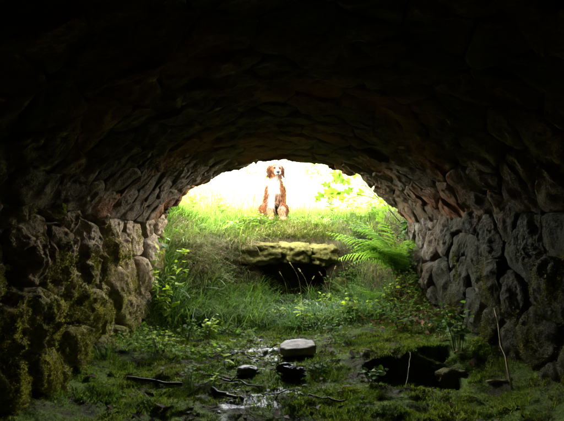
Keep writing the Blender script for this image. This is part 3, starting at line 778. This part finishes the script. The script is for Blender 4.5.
weed(gp(378, 322), .16, .12, 8, 'oval', .06, 4, *MID, 'mid green plant in front of the fern')
weed(gp(335, 336), .12, .11, 9, 'oval', .05, 4, *DK, 'dark low plant right of the pale slab')
weed(gp(400, 330), .15, .12, 9, 'oval', .055, 4, *MID, 'leafy plant between fern and dead leaves')
for i, (px, py, y, lb) in enumerate(((232, 234, 5.95, 'left of three dock plants on the brow'), (250, 230, 6.1, 'middle of three dock plants on the brow'), (263, 222, 6.15, 'right of three dock plants on the brow, at the paws of the dog'))):
    p_ = P(px, py, y); p_.z = Hs(p_.x, y)
    weed(p_, .20, .12, 9, 'long', .15, 3, (.07, .13, .02), (.13, .19, .035), 'broad leaved '+lb, 'dock plants on the brow', 'dock_plant')
for i, (px, y, h_, lb) in enumerate(((188, 6.3, .45, 'tall leafy weed at the left edge of the brow'), (206, 6.9, .55, 'tall single stalked weed left in the sunlit meadow'), (330, 6.4, .4, 'bushy weed on the brow right of the dog'), (352, 6.1, .4, 'bushy weed on the brow under the hanging branch'), (372, 5.9, .4, 'leafy weed at the right bank under the hanging branch'), (225, 6.6, .35, 'leafy weed on the brow left of the dog'))):
    p_ = P(px, 215, y); p_.z = Hs(p_.x, y)
    weed(p_, h_, .14, 8 if i != 1 else 2, 'oval', .08, 8, (.08, .14, .025), (.14, .20, .04), lb, 'weeds on the brow', 'meadow_weed')
for i, (px, py, y, hh, lb, cc) in enumerate(((336, 285, 5.45, .30, 'dark bushy plant at the right end of the stone ledge', DK), (348, 268, 5.6, .28, 'leafy plant on the slope between ledge and fern', MID), (236, 292, 5.35, .26, 'leafy plant at the left end of the dark hole', MID), (226, 268, 5.55, .26, 'leafy plant on the bank left of the ledge', DK),
        (360, 252, 5.7, .26, 'tangled plant on the slope above the fern', DK), (250, 300, 5.15, .18, 'low plant before the left corner of the dark hole', MID), (330, 305, 5.0, .18, 'low plant before the right corner of the dark hole', LIME), (278, 318, 4.6, .14, 'low bright plant in the middle of the gully grass', LIME), (190, 262, 5.2, .3, 'tall dark weed on the left bank by the arch end', DK), (172, 236, 5.3, .28, 'weed on the dark earth under the left arch end', MID))):
    p_ = P(px, py, y); p_.z = Hs(p_.x, y)-.01
    weed(p_, hh, .13, 12, 'oval', .05, 8, *cc, lb, None, 'leafy_plant', seed=700+i)
# tiny round leaved ground cover
def cover(name, n, x0, x1, y0, y1, dens, size, c, label):
    x, y, z = scatter(n, x0, x1, y0, y1, dens); n = len(x); hh = rng.uniform(.01, .07, n)
    ps, ro = frames(np.stack([x, y, z+hh], -1), np.stack([rng.normal(size=n), rng.normal(-.2, 1, n), rng.uniform(-.2, .5, n)], -1), rng.normal(0, .4, n), rng.uniform(size*.5, size*1.2, n))
    tag(link(name, leaves_mesh(name, 'round', ps, ro, mixc(n, *c, .22)), None, M['leaf']), label, 'plants', kind='stuff')
pd = lambda f, sd_, lo: (lambda x, y: ss(lo, lo+.3, n2(x, y, f, sd_, 3))*inside(x, y))
cover('ground_cover', 5200, XL+.05, -.1, 3.2, 4.9, pd(2.4, 151, -.1), .024, ((.06,.12,.02),(.13,.19,.03)), 'small leaved ground cover along the foot of the left bank')
cover('ground_cover', 4600, .3, XR-.08, 3.2, 5.0, pd(2.4, 157, -.05), .024, ((.06,.12,.02),(.12,.18,.03)), 'small leaved ground cover in front of the fern')
cover('ground_cover', 1600, -.4, 1.3, 4.2, 5.3, pd(2.0, 163, 0.0), .036, LIME, 'bright small leaves among the grass of the gully')
cover('ground_cover', 3000, -1.6, 2.0, 5.85, 7.4, pd(1.6, 167, -.05), .045, MID, 'leafy herbs mixed into the grass of the brow')
# climbers at the left mouth
def climber(px0, pys, y, label, c, lsize, seed, n_l=14, shape='oval', jit=6, every=None, rad=.003):
    r_ = np.random.default_rng(seed); b_ = P(px0, pys[0], y); pts = []
    for t in np.linspace(0, 1, 12): pts.append(P(px0+jit*math.sin(t*5+seed)+r_.normal(0, 1), pys[0]+(pys[1]-pys[0])*t, y+.08*math.sin(t*4+seed))[:])
    pts = np.array(pts); z0 = Hs(pts[0, 0], pts[0, 1]); pts[0, 2] = z0-.01
    t_ = thing('climbing_plant', label, 'plant', pts[0]); L = pts-pts[0]
    tube('stem', L, np.linspace(rad, rad*.4, 12), M['stem'], t_, 5)
    k = r_.integers(2, 11, n_l); fr = r_.random(n_l)[:, None]; pos = L[k]*(1-fr)+L[np.minimum(k+1, 11)]*fr
    dr = np.stack([r_.normal(.2, .7, n_l), r_.normal(-.6, .5, n_l), r_.uniform(-.3, .5, n_l)], -1)
    ps, ro = frames(pos, dr, r_.normal(0, .3, n_l), lsize*r_.uniform(.6, 1.2, n_l))
    fo = link('foliage', leaves_mesh('foliage', shape, ps, ro, mixc(n_l, *c, .18)), t_, M['leaf']); fo['kind'] = 'stuff'
climber(160, (345, 250), 4.25, 'thin climbing stem with yellow green leaves at the end of the left wall', LIME, .065, 1, 64)
climber(172, (342, 262), 4.2, 'second leafy stem between left wall and grass bank', LIME, .055, 2, 56)
climber(161, (330, 206), 4.62, 'ivy stem climbing the last stones of the left wall up to the arch', MID, .08, 3, 34, 'round')
climber(181, (330, 248), 4.3, 'bare stem topped by bright yellow green leaf pairs', LIME, .075, 4, 16, 'round', 3)
climber(192, (322, 262), 4.8, 'dark thin stem rising in front of the left grass bank', DK, .04, 5, 6, 'oval', 2)

climber(424, (318, 228), 4.45, 'ivy stem hanging on the first pale stones of the right wall', DK, .06, 6, 26, 'round', 4)
climber(408, (305, 218), 4.93, 'dark ivy at the end of the right wall below the arch', DK, .06, 7, 60, 'round', 4)
for i, (px, y, top_, c_, sh_, lb) in enumerate(((405, 4.6, 232, MID, 'oval', 'leafy stem scrambling up the right wall end nearest the fern'), (410, 4.45, 246, DK, 'round', 'dark leafy stem on the second stones of the right wall'), (416, 4.25, 262, MID, 'oval', 'low leafy stem at the right wall above the dead leaves'), (402, 4.85, 226, DK, 'round', 'ivy tangle where the right wall meets the arch mouth'))):
    climber(px, (310, top_), y, lb, c_, .05, 30+i, 44, sh_, 3)
# spiky tuft at the left wall foot
def tuft(p_, n, L, label, c, seed, wd=(.003, .006)):
    t_ = thing('grass_tuft', label, 'grass tuft', p_)
    r0 = rng.normal(0, .02, (n, 3)); r0[:, 2] = -.01
    o_ = blades('blade_clump', r0, rng.uniform(L*.5, L, n), rng.uniform(*wd, n), rng.uniform(0, 6.28, n), rng.uniform(.05, .5, n), rng.uniform(.2, .9, n), mixc(n, *c), M['grass'], 4, t_)
    o_['kind'] = 'stuff'
tuft(gp(106, 358), 40, .22, 'spiky grass tuft growing at the foot of the mossy left wall', DK, 1)
tuft(gp(126, 352), 60, .18, 'pale drooping grass tuft on the floor near the left wall', ((.10, .13, .05), (.16, .18, .08)), 2)
tuft(gp(290, 330), 70, .2, 'bright grass tuft directly behind the pale slab', MID, 3)
tuft(P(268, 294, 5.35)-Vector((0, 0, .03)), 40, .30, 'arching grass tuft in front of the dark hole, left one', MID, 4)
tuft(P(312, 296, 5.30)-Vector((0, 0, .03)), 45, .28, 'arching grass tuft in front of the dark hole, right one', MID, 5)

# big arching tussocks on the banks
M['gloss_grass'] = leaf_material('glossy_grass_blade', .32, .42)
M['gloss_grass'].node_tree.nodes['Principled BSDF'].inputs['Specular IOR Level'].default_value = .4
def tussock(px, py, y, n, L, label, c, wd=(.004, .010), rad=.035, az0=None):
    p_ = P(px, py, y); p_.z = Hs(p_.x, y)-.01; t_ = thing('grass_tussock', label, 'grass tussock', p_)
    r0 = rng.normal(0, rad, (n, 3)); r0[:, 2] = 0
    az = np.arctan2(r0[:, 1], r0[:, 0])+rng.normal(0, .6, n) if az0 is None else rng.normal(az0, .8, n)
    o_ = blades('blade_clump', r0, rng.uniform(L*.45, L, n), rng.uniform(*wd, n), az, rng.uniform(.1, .5, n), rng.uniform(.35, 1.15, n), mixc(n, *c, .3), M['gloss_grass'], 6, t_); o_['kind'] = 'stuff'
BG = ((.045, .10, .045), (.12, .20, .085)); YGc = ((.07, .13, .02), (.17, .22, .045))
for a in ((172, 306, 4.55, 90, .42, 'tall arching tussock at the left wall end', BG), (198, 310, 4.65, 110, .45, 'large blue green tussock at the foot of the left bank', BG), (222, 318, 4.6, 90, .34, 'arching tussock left of the middle of the gully', BG), (205, 268, 5.15, 90, .40, 'yellowish tussock halfway up the left bank', YGc), (240, 285, 5.2, 80, .34, 'tussock just left of the dark hole', BG),
          (186, 240, 5.4, 90, .42, 'drooping tussock high on the left bank beside the arch', YGc, (.003, .008), .05, -.7), (255, 322, 4.75, 70, .28, 'low tussock in the middle of the gully', BG), (290, 312, 4.7, 90, .30, 'blue green tussock right of the middle of the gully', BG), (322, 306, 4.8, 90, .32, 'blue green tussock in front of the right end of the hole', BG), (345, 316, 4.65, 80, .28, 'blue green tussock left of the fern', BG), (318, 318, 4.5, 60, .22, 'small tussock behind the pale slab to the right', BG), (352, 276, 5.25, 70, .32, 'yellowish tussock between ledge and fern', YGc), (215, 232, 5.8, 70, .30, 'tussock on the brow above the left bank', YGc), (320, 228, 6.15, 70, .26, 'tussock on the brow right of the ledge', YGc), (372, 232, 5.7, 70, .32, 'tussock on the brow above the fern', YGc)):
    tussock(*a)

# seed heads in front of the hole
ORD = ['leftmost', 'second', 'third', 'fourth', 'fifth', 'sixth', 'rightmost']
for i, (px, py, y, ln_) in enumerate(((282, 276, 5.20, -.06), (292, 266, 5.22, -.10), (301, 272, 5.15, -.09), (312, 280, 5.20, .05), (322, 276, 5.10, -.07), (334, 270, 5.15, .06), (342, 262, 5.2, -.04))):
    p1 = P(px, py, y); b_ = Vector((p1.x-ln_, y-.02, Hs(p1.x-ln_, y-.02)))
    t_ = thing('seed_grass', ORD[i]+' pale grass seed head before the dark hole, counted from the left', 'grass', b_, 'grass seed heads')
    d_ = np.array(p1-b_); cv = np.array([[d_[0]*t**2.2, d_[1]*t, d_[2]*(t+.10*math.sin(t*3.14))] for t in np.linspace(0, 1, 10)])
    tube('stalk', cv, np.linspace(.0013, .0007, 10), M['cane'], t_, 4)
    tg = cv[-1]-cv[-2]; tg /= np.linalg.norm(tg); r_ = np.random.default_rng(800+i); k = 26
    tt_ = r_.random(k); rt_ = cv[-1]+tg*(tt_*.045)[:, None]; dd = tg*.8+r_.normal(0, .35, (k, 3))
    ps, ro = frames(rt_, dd, r_.normal(0, 1, k), r_.uniform(.010, .018, k))
    link('seed_head', leaves_mesh('seed_head', 'long', ps, ro, mixc(k, (.26, .21, .13), (.40, .34, .24), .15)), t_, M['dry'])

# ----------------------------------------------------------------- fern
def frond_mesh(L, npair, curve, seed):
    r_ = np.random.default_rng(seed); V, Fq, Cc, nb = [], [], [], 0
    def spine(t): return np.array([L*(.55*t+.30*t*t), 0, L*(1.05*t-(curve+.25)*t*t)])
    ts = np.linspace(.12, .99, npair)
    for t in ts:
        p0 = spine(t); tg = spine(min(t+.02, 1.01))-spine(t-.02); tg /= np.linalg.norm(tg); prof = math.sin(math.pi*min(1, (t*.93+.07))**.75)**.8
        pl = L*.27*max(prof, .04)*r_.uniform(.9, 1.1)
        for sd_ in (-1, 1):
            d = np.array([.42, sd_*1.0, .05-.25*r_.random()]); d = d[0]*tg+d[1]*np.array([0, 1, 0])+d[2]*np.array([0, 0, 1]); d /= np.linalg.norm(d)
            wv = tg*L*.0125
            k = 6; pv = []
            for j in range(k+1):
                u = j/k; c_ = p0+d*pl*u-np.array([0, 0, .25*pl*u*u]); wj = wv*(1-u)**.7*(1.25 if j % 2 else .65)
                pv += [c_-wj, c_+wj]
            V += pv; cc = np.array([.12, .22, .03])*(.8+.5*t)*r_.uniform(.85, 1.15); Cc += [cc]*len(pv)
            for j in range(k): Fq.append((nb+2*j, nb+2*j+1, nb+2*j+3, nb+2*j+2))
            nb += 2*(k+1)
    tv, tf, tt = tube_arrays([spine(t) for t in np.linspace(0, 1, 10)], np.linspace(.0032, .0008, 10), 5)
    V = np.concatenate([np.array(V), tv]); Cc = np.concatenate([np.array(Cc), np.tile([.10, .12, .03], (len(tv), 1))])
    return raw_mesh('frond', V, [np.concatenate([np.array(Fq), tf+nb]), tt+nb], Cc)
fb_ = P(397, 300, 4.75); fb_.z = Hs(fb_.x, fb_.y)+.01
fern = thing('fern', 'bright green fern with arching fronds beside the right wall', 'fern', fb_)
spec = [(.62, 178, .35), (.60, 166, .42), (.66, 172, .22), (.55, 190, .50), (.58, 155, .30), (.48, 200, .55), (.52, 214, .45), (.46, 232, .55), (.52, 140, .4), (.42, 250, .6), (.40, 275, .55), (.56, 183, .62), (.45, 120, .5), (.38, 310, .5), (.6, 205, .3), (.58, 222, .38), (.5, 240, .3), (.55, 176, .5), (.5, 195, .7), (.45, 262, .35), (.6, 160, .55)]
for i, (L, az, cv) in enumerate(spec):
    L *= 1.22
    o = link('frond', frond_mesh(L, 21, cv, 500+i), fern, M['leaf']); o.rotation_euler = (R(rng.normal(0, 10)), R(rng.uniform(-32, 6)), R(az+rng.normal(0, 8))); o.location = (rng.normal(0, .02), rng.normal(0, .02), 0)
fb2 = P(372, 306, 4.6); fb2.z = Hs(fb2.x, fb2.y)+.01
fern2 = thing('fern', 'small young fern low in front of the large fern', 'fern', fb2)
for i, (L, az, cv) in enumerate([(.26, 200, .5), (.28, 160, .4), (.24, 240, .5), (.26, 120, .5), (.22, 290, .5)]):
    o = link('frond', frond_mesh(L, 16, cv, 540+i), fern2, M['leaf']); o.rotation_euler = (0, R(-10), R(az))

# ----------------------------------------------------------------- hanging branch with lobed leaves
bp = [P(404, 226, 5.05), P(394, 215, 5.1), P(380, 200, 5.15), P(366, 186, 5.2), P(358, 176, 5.22)]
br = thing('hanging_branch', 'branch with lobed green leaves hanging into the arch from the right', 'branch', bp[0])
L = lambda q_: np.array(q_-bp[0])
tube('branch', [L(q_) for q_ in bp], [.007, .0055, .0045, .0035, .002], M['bark'], br)
tw = [(P(380, 200, 5.15), P(366, 196, 5.12), P(350, 193, 5.1), P(334, 190, 5.08)), (P(366, 186, 5.2), P(352, 184, 5.2), P(340, 178, 5.2)), (P(394, 215, 5.1), P(388, 206, 5.0), P(386, 196, 5.0)), (P(404, 226, 5.05), P(392, 224, 5.0), P(384, 214, 5.0))]
for t_ in tw: tube('twig', [L(q_) for q_ in t_], np.linspace(.004, .002, len(t_)), M['bark'], br, 5)
lm = {}
def lobed():
    V, f = SH['lobed']; me = raw_mesh('leaf', V, f); me.materials.append(M['figleaf']); return me
M['figleaf'] = leaf_material('lobed_leaf', .5, .45, attr=False, colr=(.11, .18, .03))
LM = lobed()
for i, (px, py, y, s_, az, pt, roll) in enumerate([(337, 190, 5.06, .125, 235, -50, .2), (333, 190, 5.1, .13, 200, -12, -.3), (340, 192, 5.06, .12, 290, -60, 0), (346, 193, 5.08, .10, 60, 30, .4), (350, 182, 5.2, .12, 170, 10, .3), (343, 178, 5.2, .14, 185, -5, -.5), (340, 176, 5.22, .12, 160, 35, .2), (356, 177, 5.2, .11, 120, 35, .5), (322, 194, 5.1, .11, 215, -45, .1), (385, 198, 5.0, .09, 230, -30, .3), (383, 214, 5.0, .10, 200, -40, 0), (388, 208, 5.02, .08, 150, 10, .2), (362, 190, 5.15, .09, 250, -20, .2), (330, 186, 5.12, .10, 150, 25, .4)]):
    o = link('leaf', LM, br); p_ = P(px, py, y); o.location = p_-bp[0]
    aa = R(az if az < 180 else 360-az) if False else math.atan2(math.sin(R(pt)), math.cos(R(az))) ; xd = Vector((math.cos(aa), -.25*roll, math.sin(aa)-.15)).normalized()
    nz_ = Vector((roll*.6, -1, .45)); yd = nz_.cross(xd).normalized(); zd = xd.cross(yd)
    o.rotation_euler = Matrix((xd, yd, zd)).transposed().to_euler(); o.scale = (s_, s_, s_)

# ----------------------------------------------------------------- bushes behind the meadow
def bush(px, y, h, wd, label, seed, c0, c1, nl=2600, ls=.16, name='tree'):
    r_ = np.random.default_rng(seed); b_ = P(px, 200, y); b_.z = Hs(b_.x, y)-.05
    t_ = thing(name, label, 'tree', b_, 'trees behind the meadow'); st = []
    cl = [np.array([r_.normal(0, wd*.30), r_.normal(0, wd*.25), h*r_.uniform(.25, .9)]) for _ in range(11)]
    st.append(tube_arrays([(0, 0, 0), (.05, 0, h*.3), (.0, .1, h*.62), (.1, 0, h*.85)], [.07*h/2.5, .055*h/2.5, .035*h/2.5, .015], 7))
    for c_ in cl[:7]: st.append(tube_arrays([(0, 0, h*.25), tuple(c_*.6+np.array([0, 0, h*.12])), tuple(c_)], [.03*h/2.5, .018, .008], 5))
    V, fc = join(st); link('trunk', raw_mesh('trunk', V, fc), t_, M['trunk'], True)
    k = r_.integers(0, len(cl), nl); d = r_.normal(size=(nl, 3)); d /= np.linalg.norm(d, axis=1)[:, None]
    pos = np.array(cl)[k]+d*(wd*.24*r_.random(nl)**.4)[:, None]*np.array([1, 1, .85]); pos[:, 2] = np.maximum(pos[:, 2], .05)
    ps, ro = frames(pos, r_.normal(size=(nl, 3))+d*.5+np.array([0, 0, -.3]), r_.normal(0, .8, nl), ls*r_.uniform(.5, 1.2, nl))
    fo = link('crown', leaves_mesh('crown', 'oval', ps, ro, mixc(nl, c0, c1, .2)), t_, M['leaf']); fo['kind'] = 'stuff'
YG = ((.10, .15, .03), (.17, .21, .05))
bush(196, 17, 3.0, 2.6, 'leftmost pale tree glimpsed under the left haunch of the arch', 1, *YG)
bush(228, 20, 3.4, 2.4, 'yellow green tree in the meadow left of the dog', 2, *YG)
bush(248, 24, 3.2, 2.2, 'slender pale tree just left of the dog head', 3, *YG)
bush(318, 26, 2.0, 2.6, 'low bush far behind the dog on the right', 4, *YG)
bush(352, 18, 3.0, 2.6, 'pale tree behind the hanging branch', 5, *YG)
bush(392, 15, 3.0, 2.6, 'rightmost tree glimpsed under the right haunch of the arch', 6, *YG)

# ----------------------------------------------------------------- unseen trees added on the banks to shade the gully
def shade_canopy(x, y, label, seed, clumps, nl):
    r_ = np.random.default_rng(seed); b_ = Vector((x, y, Hs(x, y)-.1)); t_ = thing('added_shade_tree', label, 'tree', b_, 'unseen trees added to shade the gully')
    cl = np.array(clumps)-np.array(b_); st = [tube_arrays([(0, 0, 0), (.05, 0, .9), (-.05*x, 0, 1.8), tuple(cl.mean(0)*.8)], [.13, .11, .08, .03], 8)]
    for c_ in cl: st.append(tube_arrays([(-.03*x, 0, 1.5), tuple(c_*.55+np.array([0, 0, .5])), tuple(c_)], [.05, .03, .01], 5))
    V, fc = join(st); link('trunk', raw_mesh('trunk', V, fc), t_, M['trunk'], True)
    k = r_.integers(0, len(cl), nl); d = r_.normal(size=(nl, 3)); d /= np.linalg.norm(d, axis=1)[:, None]
    pos = cl[k]+d*(.85*r_.random(nl)**.45)[:, None]*np.array([1, .8, .45])
    ps, ro = frames(pos, r_.normal(size=(nl, 3))*np.array([1, 1, .5]), r_.normal(0, .5, nl), .2*r_.uniform(.6, 1.2, nl))
    fo = link('crown', leaves_mesh('crown', 'round', ps, ro, mixc(nl, (.05, .09, .015), (.09, .14, .025), .2)), t_, M['leaf']); fo['kind'] = 'stuff'
shade_canopy(2.7, 5.3, 'unseen tree added on the right bank to shade the gully, suggested by the hanging branch', 1, [(x, y, 3.0+.2*((i*7) % 3)) for i, (x, y) in enumerate([(2.4, 4.8), (2.0, 5.6), (1.2, 5.1), (1.2, 5.9), (.5, 4.7), (.5, 5.5), (2.8, 6.2), (3.2, 5.4), (2.2, 6.9), (1.3, 6.6), (3.0, 7.4), (1.9, 7.8)])], 2600)
shade_canopy(-2.6, 5.2, 'unseen tree added on the left bank to shade the gully', 2, [(x, y, 3.05+.2*((i*5) % 3)) for i, (x, y) in enumerate([(-2.4, 4.7), (-2.0, 5.6), (-1.1, 5.0), (-1.2, 5.9), (-.3, 4.9), (-.2, 5.7), (-2.8, 6.1), (-3.1, 5.2), (-2.2, 6.8), (-1.4, 6.7), (-3.0, 7.5), (-1.9, 7.7)])], 2600)

# ----------------------------------------------------------------- dog
def coat(p):
    x, y, z = p[:, 0], p[:, 1], p[:, 2]; n = .5*fbm(p*14, 3, 301)
    rust = np.array([.085, .030, .011]); white = np.array([.25, .205, .16]); dark = np.array([.07, .035, .02])
    wm = np.zeros(len(p))
    head = z > .565
    bl = ss(.022, .010, np.abs(x)+.01*n)*(y < -.09)*(z < .712); muz = ss(-.165, -.19, y)*ss(.66, .645, z)
    wm = np.where(head, np.maximum(bl, muz), wm)
    chest = ss(.085, .05, np.abs(x+.030)+.06*n)*(y < -.01)*(z > .20)*(z <= .565)
    wm = np.maximum(wm, np.where(head, 0, chest))
    legs = ss(.21, .14, z+.05*n)*(y < -.02)
    wm = np.maximum(wm, np.where(head, 0, legs))
    tan = ((z < .17) & (y < -.02))[:, None]
    white = np.where(tan, np.array([.15, .085, .045]), white)
    col = rust*(1+.5*n[:, None])*(1-wm[:, None])+white*wm[:, None]
    ear = (np.abs(x) > .062) & head & (z < .70); col = np.where(ear[:, None], rust*.62, col)
    belly = (np.abs(x-.01) < .035) & (z > .20) & (z < .36) & (y < -.03) & (n > -.12); col = np.where(belly[:, None], dark*1.4, col)
    return col
def build_dog(base, rz):
    d_ = thing('dog', 'rust and white long haired dog sitting on the sunlit bank facing the camera', 'dog', base); d_.rotation_euler = (0, 0, rz)
    parts = []
    def cap(a, b, ra, rb, n=7, sc_=(1, 1, 1)):
        a, b = np.array(a), np.array(b)
        for t in np.linspace(0, 1, n): parts.append((a*(1-t)+b*t, (ra*(1-t)+rb*t)*np.array(sc_)))
    cap((0, .20, .15), (0, .06, .33), .135, .125, 8)              # rump to rib cage
    cap((0, .06, .33), (0, -.03, .44), .125, .105, 7)             # rib cage to shoulders
    cap((0, -.06, .40), (0, -.05, .30), .085, .09, 5)             # chest
    cap((0, -.02, .47), (0, -.065, .63), .085, .066, 8)           # neck
    cap((0, -.085, .665), (0, -.075, .672), .080, .078, 3, (1, 1, .88))   # skull
    cap((0, -.12, .645), (0, -.195, .612), .054, .037, 7, (1, 1, .9))     # muzzle
    for s_ in (-1, 1):
        cap((s_*.068, -.03, .42), (s_*.078, -.05, .28), .062, .050, 6)    # shoulder and upper arm
        cap((s_*.078, -.05, .28), (s_*.075, -.105, .16), .047, .036, 6)
        cap((s_*.075, -.105, .16), (s_*.075, -.115, .045), .035, .031, 5)
        cap((s_*.075, -.115, .032), (s_*.078, -.165, .026), .036, .034, 4, (1, 1, .8))  # front paw
        cap((s_*.085, .20, .15), (s_*.112, .05, .17), .10, .072, 7)        # thigh
        cap((s_*.115, .05, .16), (s_*.115, .12, .06), .058, .045, 5)
        cap((s_*.118, .12, .045), (s_*.132, -.04, .030), .042, .036, 7, (1, 1, .8))     # hind foot
        cap((s_*.074, -.065, .705), (s_*.096, -.062, .665), .026, .034, 4, (.55, 1, 1))  # hanging ear
        cap((s_*.096, -.062, .665), (s_*.100, -.070, .585), .036, .024, 6, (.5, 1, 1))
    cap((0, .30, .08), (.14, .42, .035), .045, .030, 6); cap((.14, .42, .035), (.28, .40, .03), .030, .014, 6)     # tail
    Vb, fb = cube_sphere(6); Vb = Vb/np.linalg.norm(Vb, axis=1)[:, None]; V = [c_+Vb*r_ for c_, r_ in parts]
    me = raw_mesh('body', np.concatenate(V), np.concatenate([fb+i*len(Vb) for i in range(len(parts))]))
    o = link('body', me)
    m1 = o.modifiers.new('r', 'REMESH'); m1.mode = 'VOXEL'; m1.voxel_size = .0085
    m2 = o.modifiers.new('s', 'SMOOTH'); m2.iterations = 6; m2.factor = .5
    dg = bpy.context.evaluated_depsgraph_get(); me2 = bpy.data.meshes.new_from_object(o.evaluated_get(dg)); o.modifiers.clear(); o.data = me2; bpy.data.meshes.remove(me)
    me2.name = 'body'; nv_ = len(me2.vertices); co = np.zeros(nv_*3, np.float32); me2.vertices.foreach_get('co', co); co = co.reshape(-1, 3).astype(float)
    a_ = me2.color_attributes.new('Col', 'FLOAT_COLOR', 'POINT'); c4 = np.ones((nv_, 4), np.float32); c4[:, :3] = coat(co); a_.data.foreach_set('color', c4.ravel())
    me2.materials.clear(); me2.materials.append(M['fur']); me2.polygons.foreach_set('use_smooth', np.ones(len(me2.polygons), bool)); o.parent = d_
    nr = np.zeros(nv_*3, np.float32); me2.vertices.foreach_get('normal', nr); nr = nr.reshape(-1, 3).astype(float)
    r_ = np.random.default_rng(9); k = r_.integers(0, nv_, 15000); p0 = co[k]+r_.normal(0, .003, (15000, 3)); N = nr[k]
    face = (p0[:, 2] > .58) & (p0[:, 1] < -.10); paw = p0[:, 2] < .06
    ear = (p0[:, 2] > .565) & (np.abs(p0[:, 0]) > .07); ln = r_.uniform(.022, .055, 15000); ln = np.where(face, .007, np.where(paw, .012, ln)); ln = np.where(ear, .035, ln)
    fl = N*.45+np.array([0, .12, -.85])+r_.normal(0, .22, (15000, 3)); fl = np.where(face[:, None], N*.3+np.array([0, .8, .1]), fl); fl /= np.linalg.norm(fl, axis=1)[:, None]
    sdv = np.cross(fl, r_.normal(size=(15000, 3))); sdv /= np.linalg.norm(sdv, axis=1)[:, None]; wd = r_.uniform(.0012, .0030, 15000)[:, None]
    mid = p0+fl*(ln*.5)[:, None]+N*.004; tip = p0+fl*ln[:, None]+np.array([0, 0, -1])*(ln*.15)[:, None]
    for s_ in (-1, 1): ln[np.linalg.norm(p0-np.array([s_*.034, -.15, .684]), axis=1) < .03] = .0008
    ln[np.linalg.norm(p0-np.array([0, -.23, .622]), axis=1) < .03] = .0008
    mid = p0+fl*(ln*.5)[:, None]+N*np.minimum(.004, ln)[:, None]; tip = p0+fl*ln[:, None]+np.array([0, 0, -1])*(ln*.15)[:, None]
    V = np.stack([p0-sdv*wd, p0+sdv*wd, mid+sdv*wd*.8, mid-sdv*wd*.8, tip], 1).reshape(-1, 3); b5 = (np.arange(15000)*5)[:, None]
    cc = coat(p0)*r_.uniform(.75, 1.2, (15000, 1))
    f_ = link('fur', raw_mesh('fur', V, [b5+np.array([[0, 1, 2, 3]]), b5+np.array([[3, 2, 4]])], np.repeat(cc, 5, 0)), o, M['fur']); f_['kind'] = 'stuff'
    def ball(name, c_, r3, mat): 
        q_ = link(name, raw_mesh(name, Vb*np.array(r3), fb), o, M[mat], True); q_.location = c_
    for s_ in (-1, 1): ball('eye', (s_*.034, -.153, .684), (.0165, .013, .0150), 'eye')
    ball('nose', (0, -.230, .622), (.025, .016, .020), 'nose')
    tube('mouth', [(-.026, -.195, .592), (-.012, -.218, .588), (0, -.224, .593), (.012, -.218, .588), (.026, -.195, .592)], [.0035]*5, M['nose'], o, 5)
    return d_
db = P(275, 219, 6.35); db.z = Hs(db.x, db.y)-.005
dog = build_dog(db, R(9))
dz = (P(275, 159, 6.35).z-db.z); dog.scale = (1.0,)*3
print('dog needs height', dz, 'base', db)
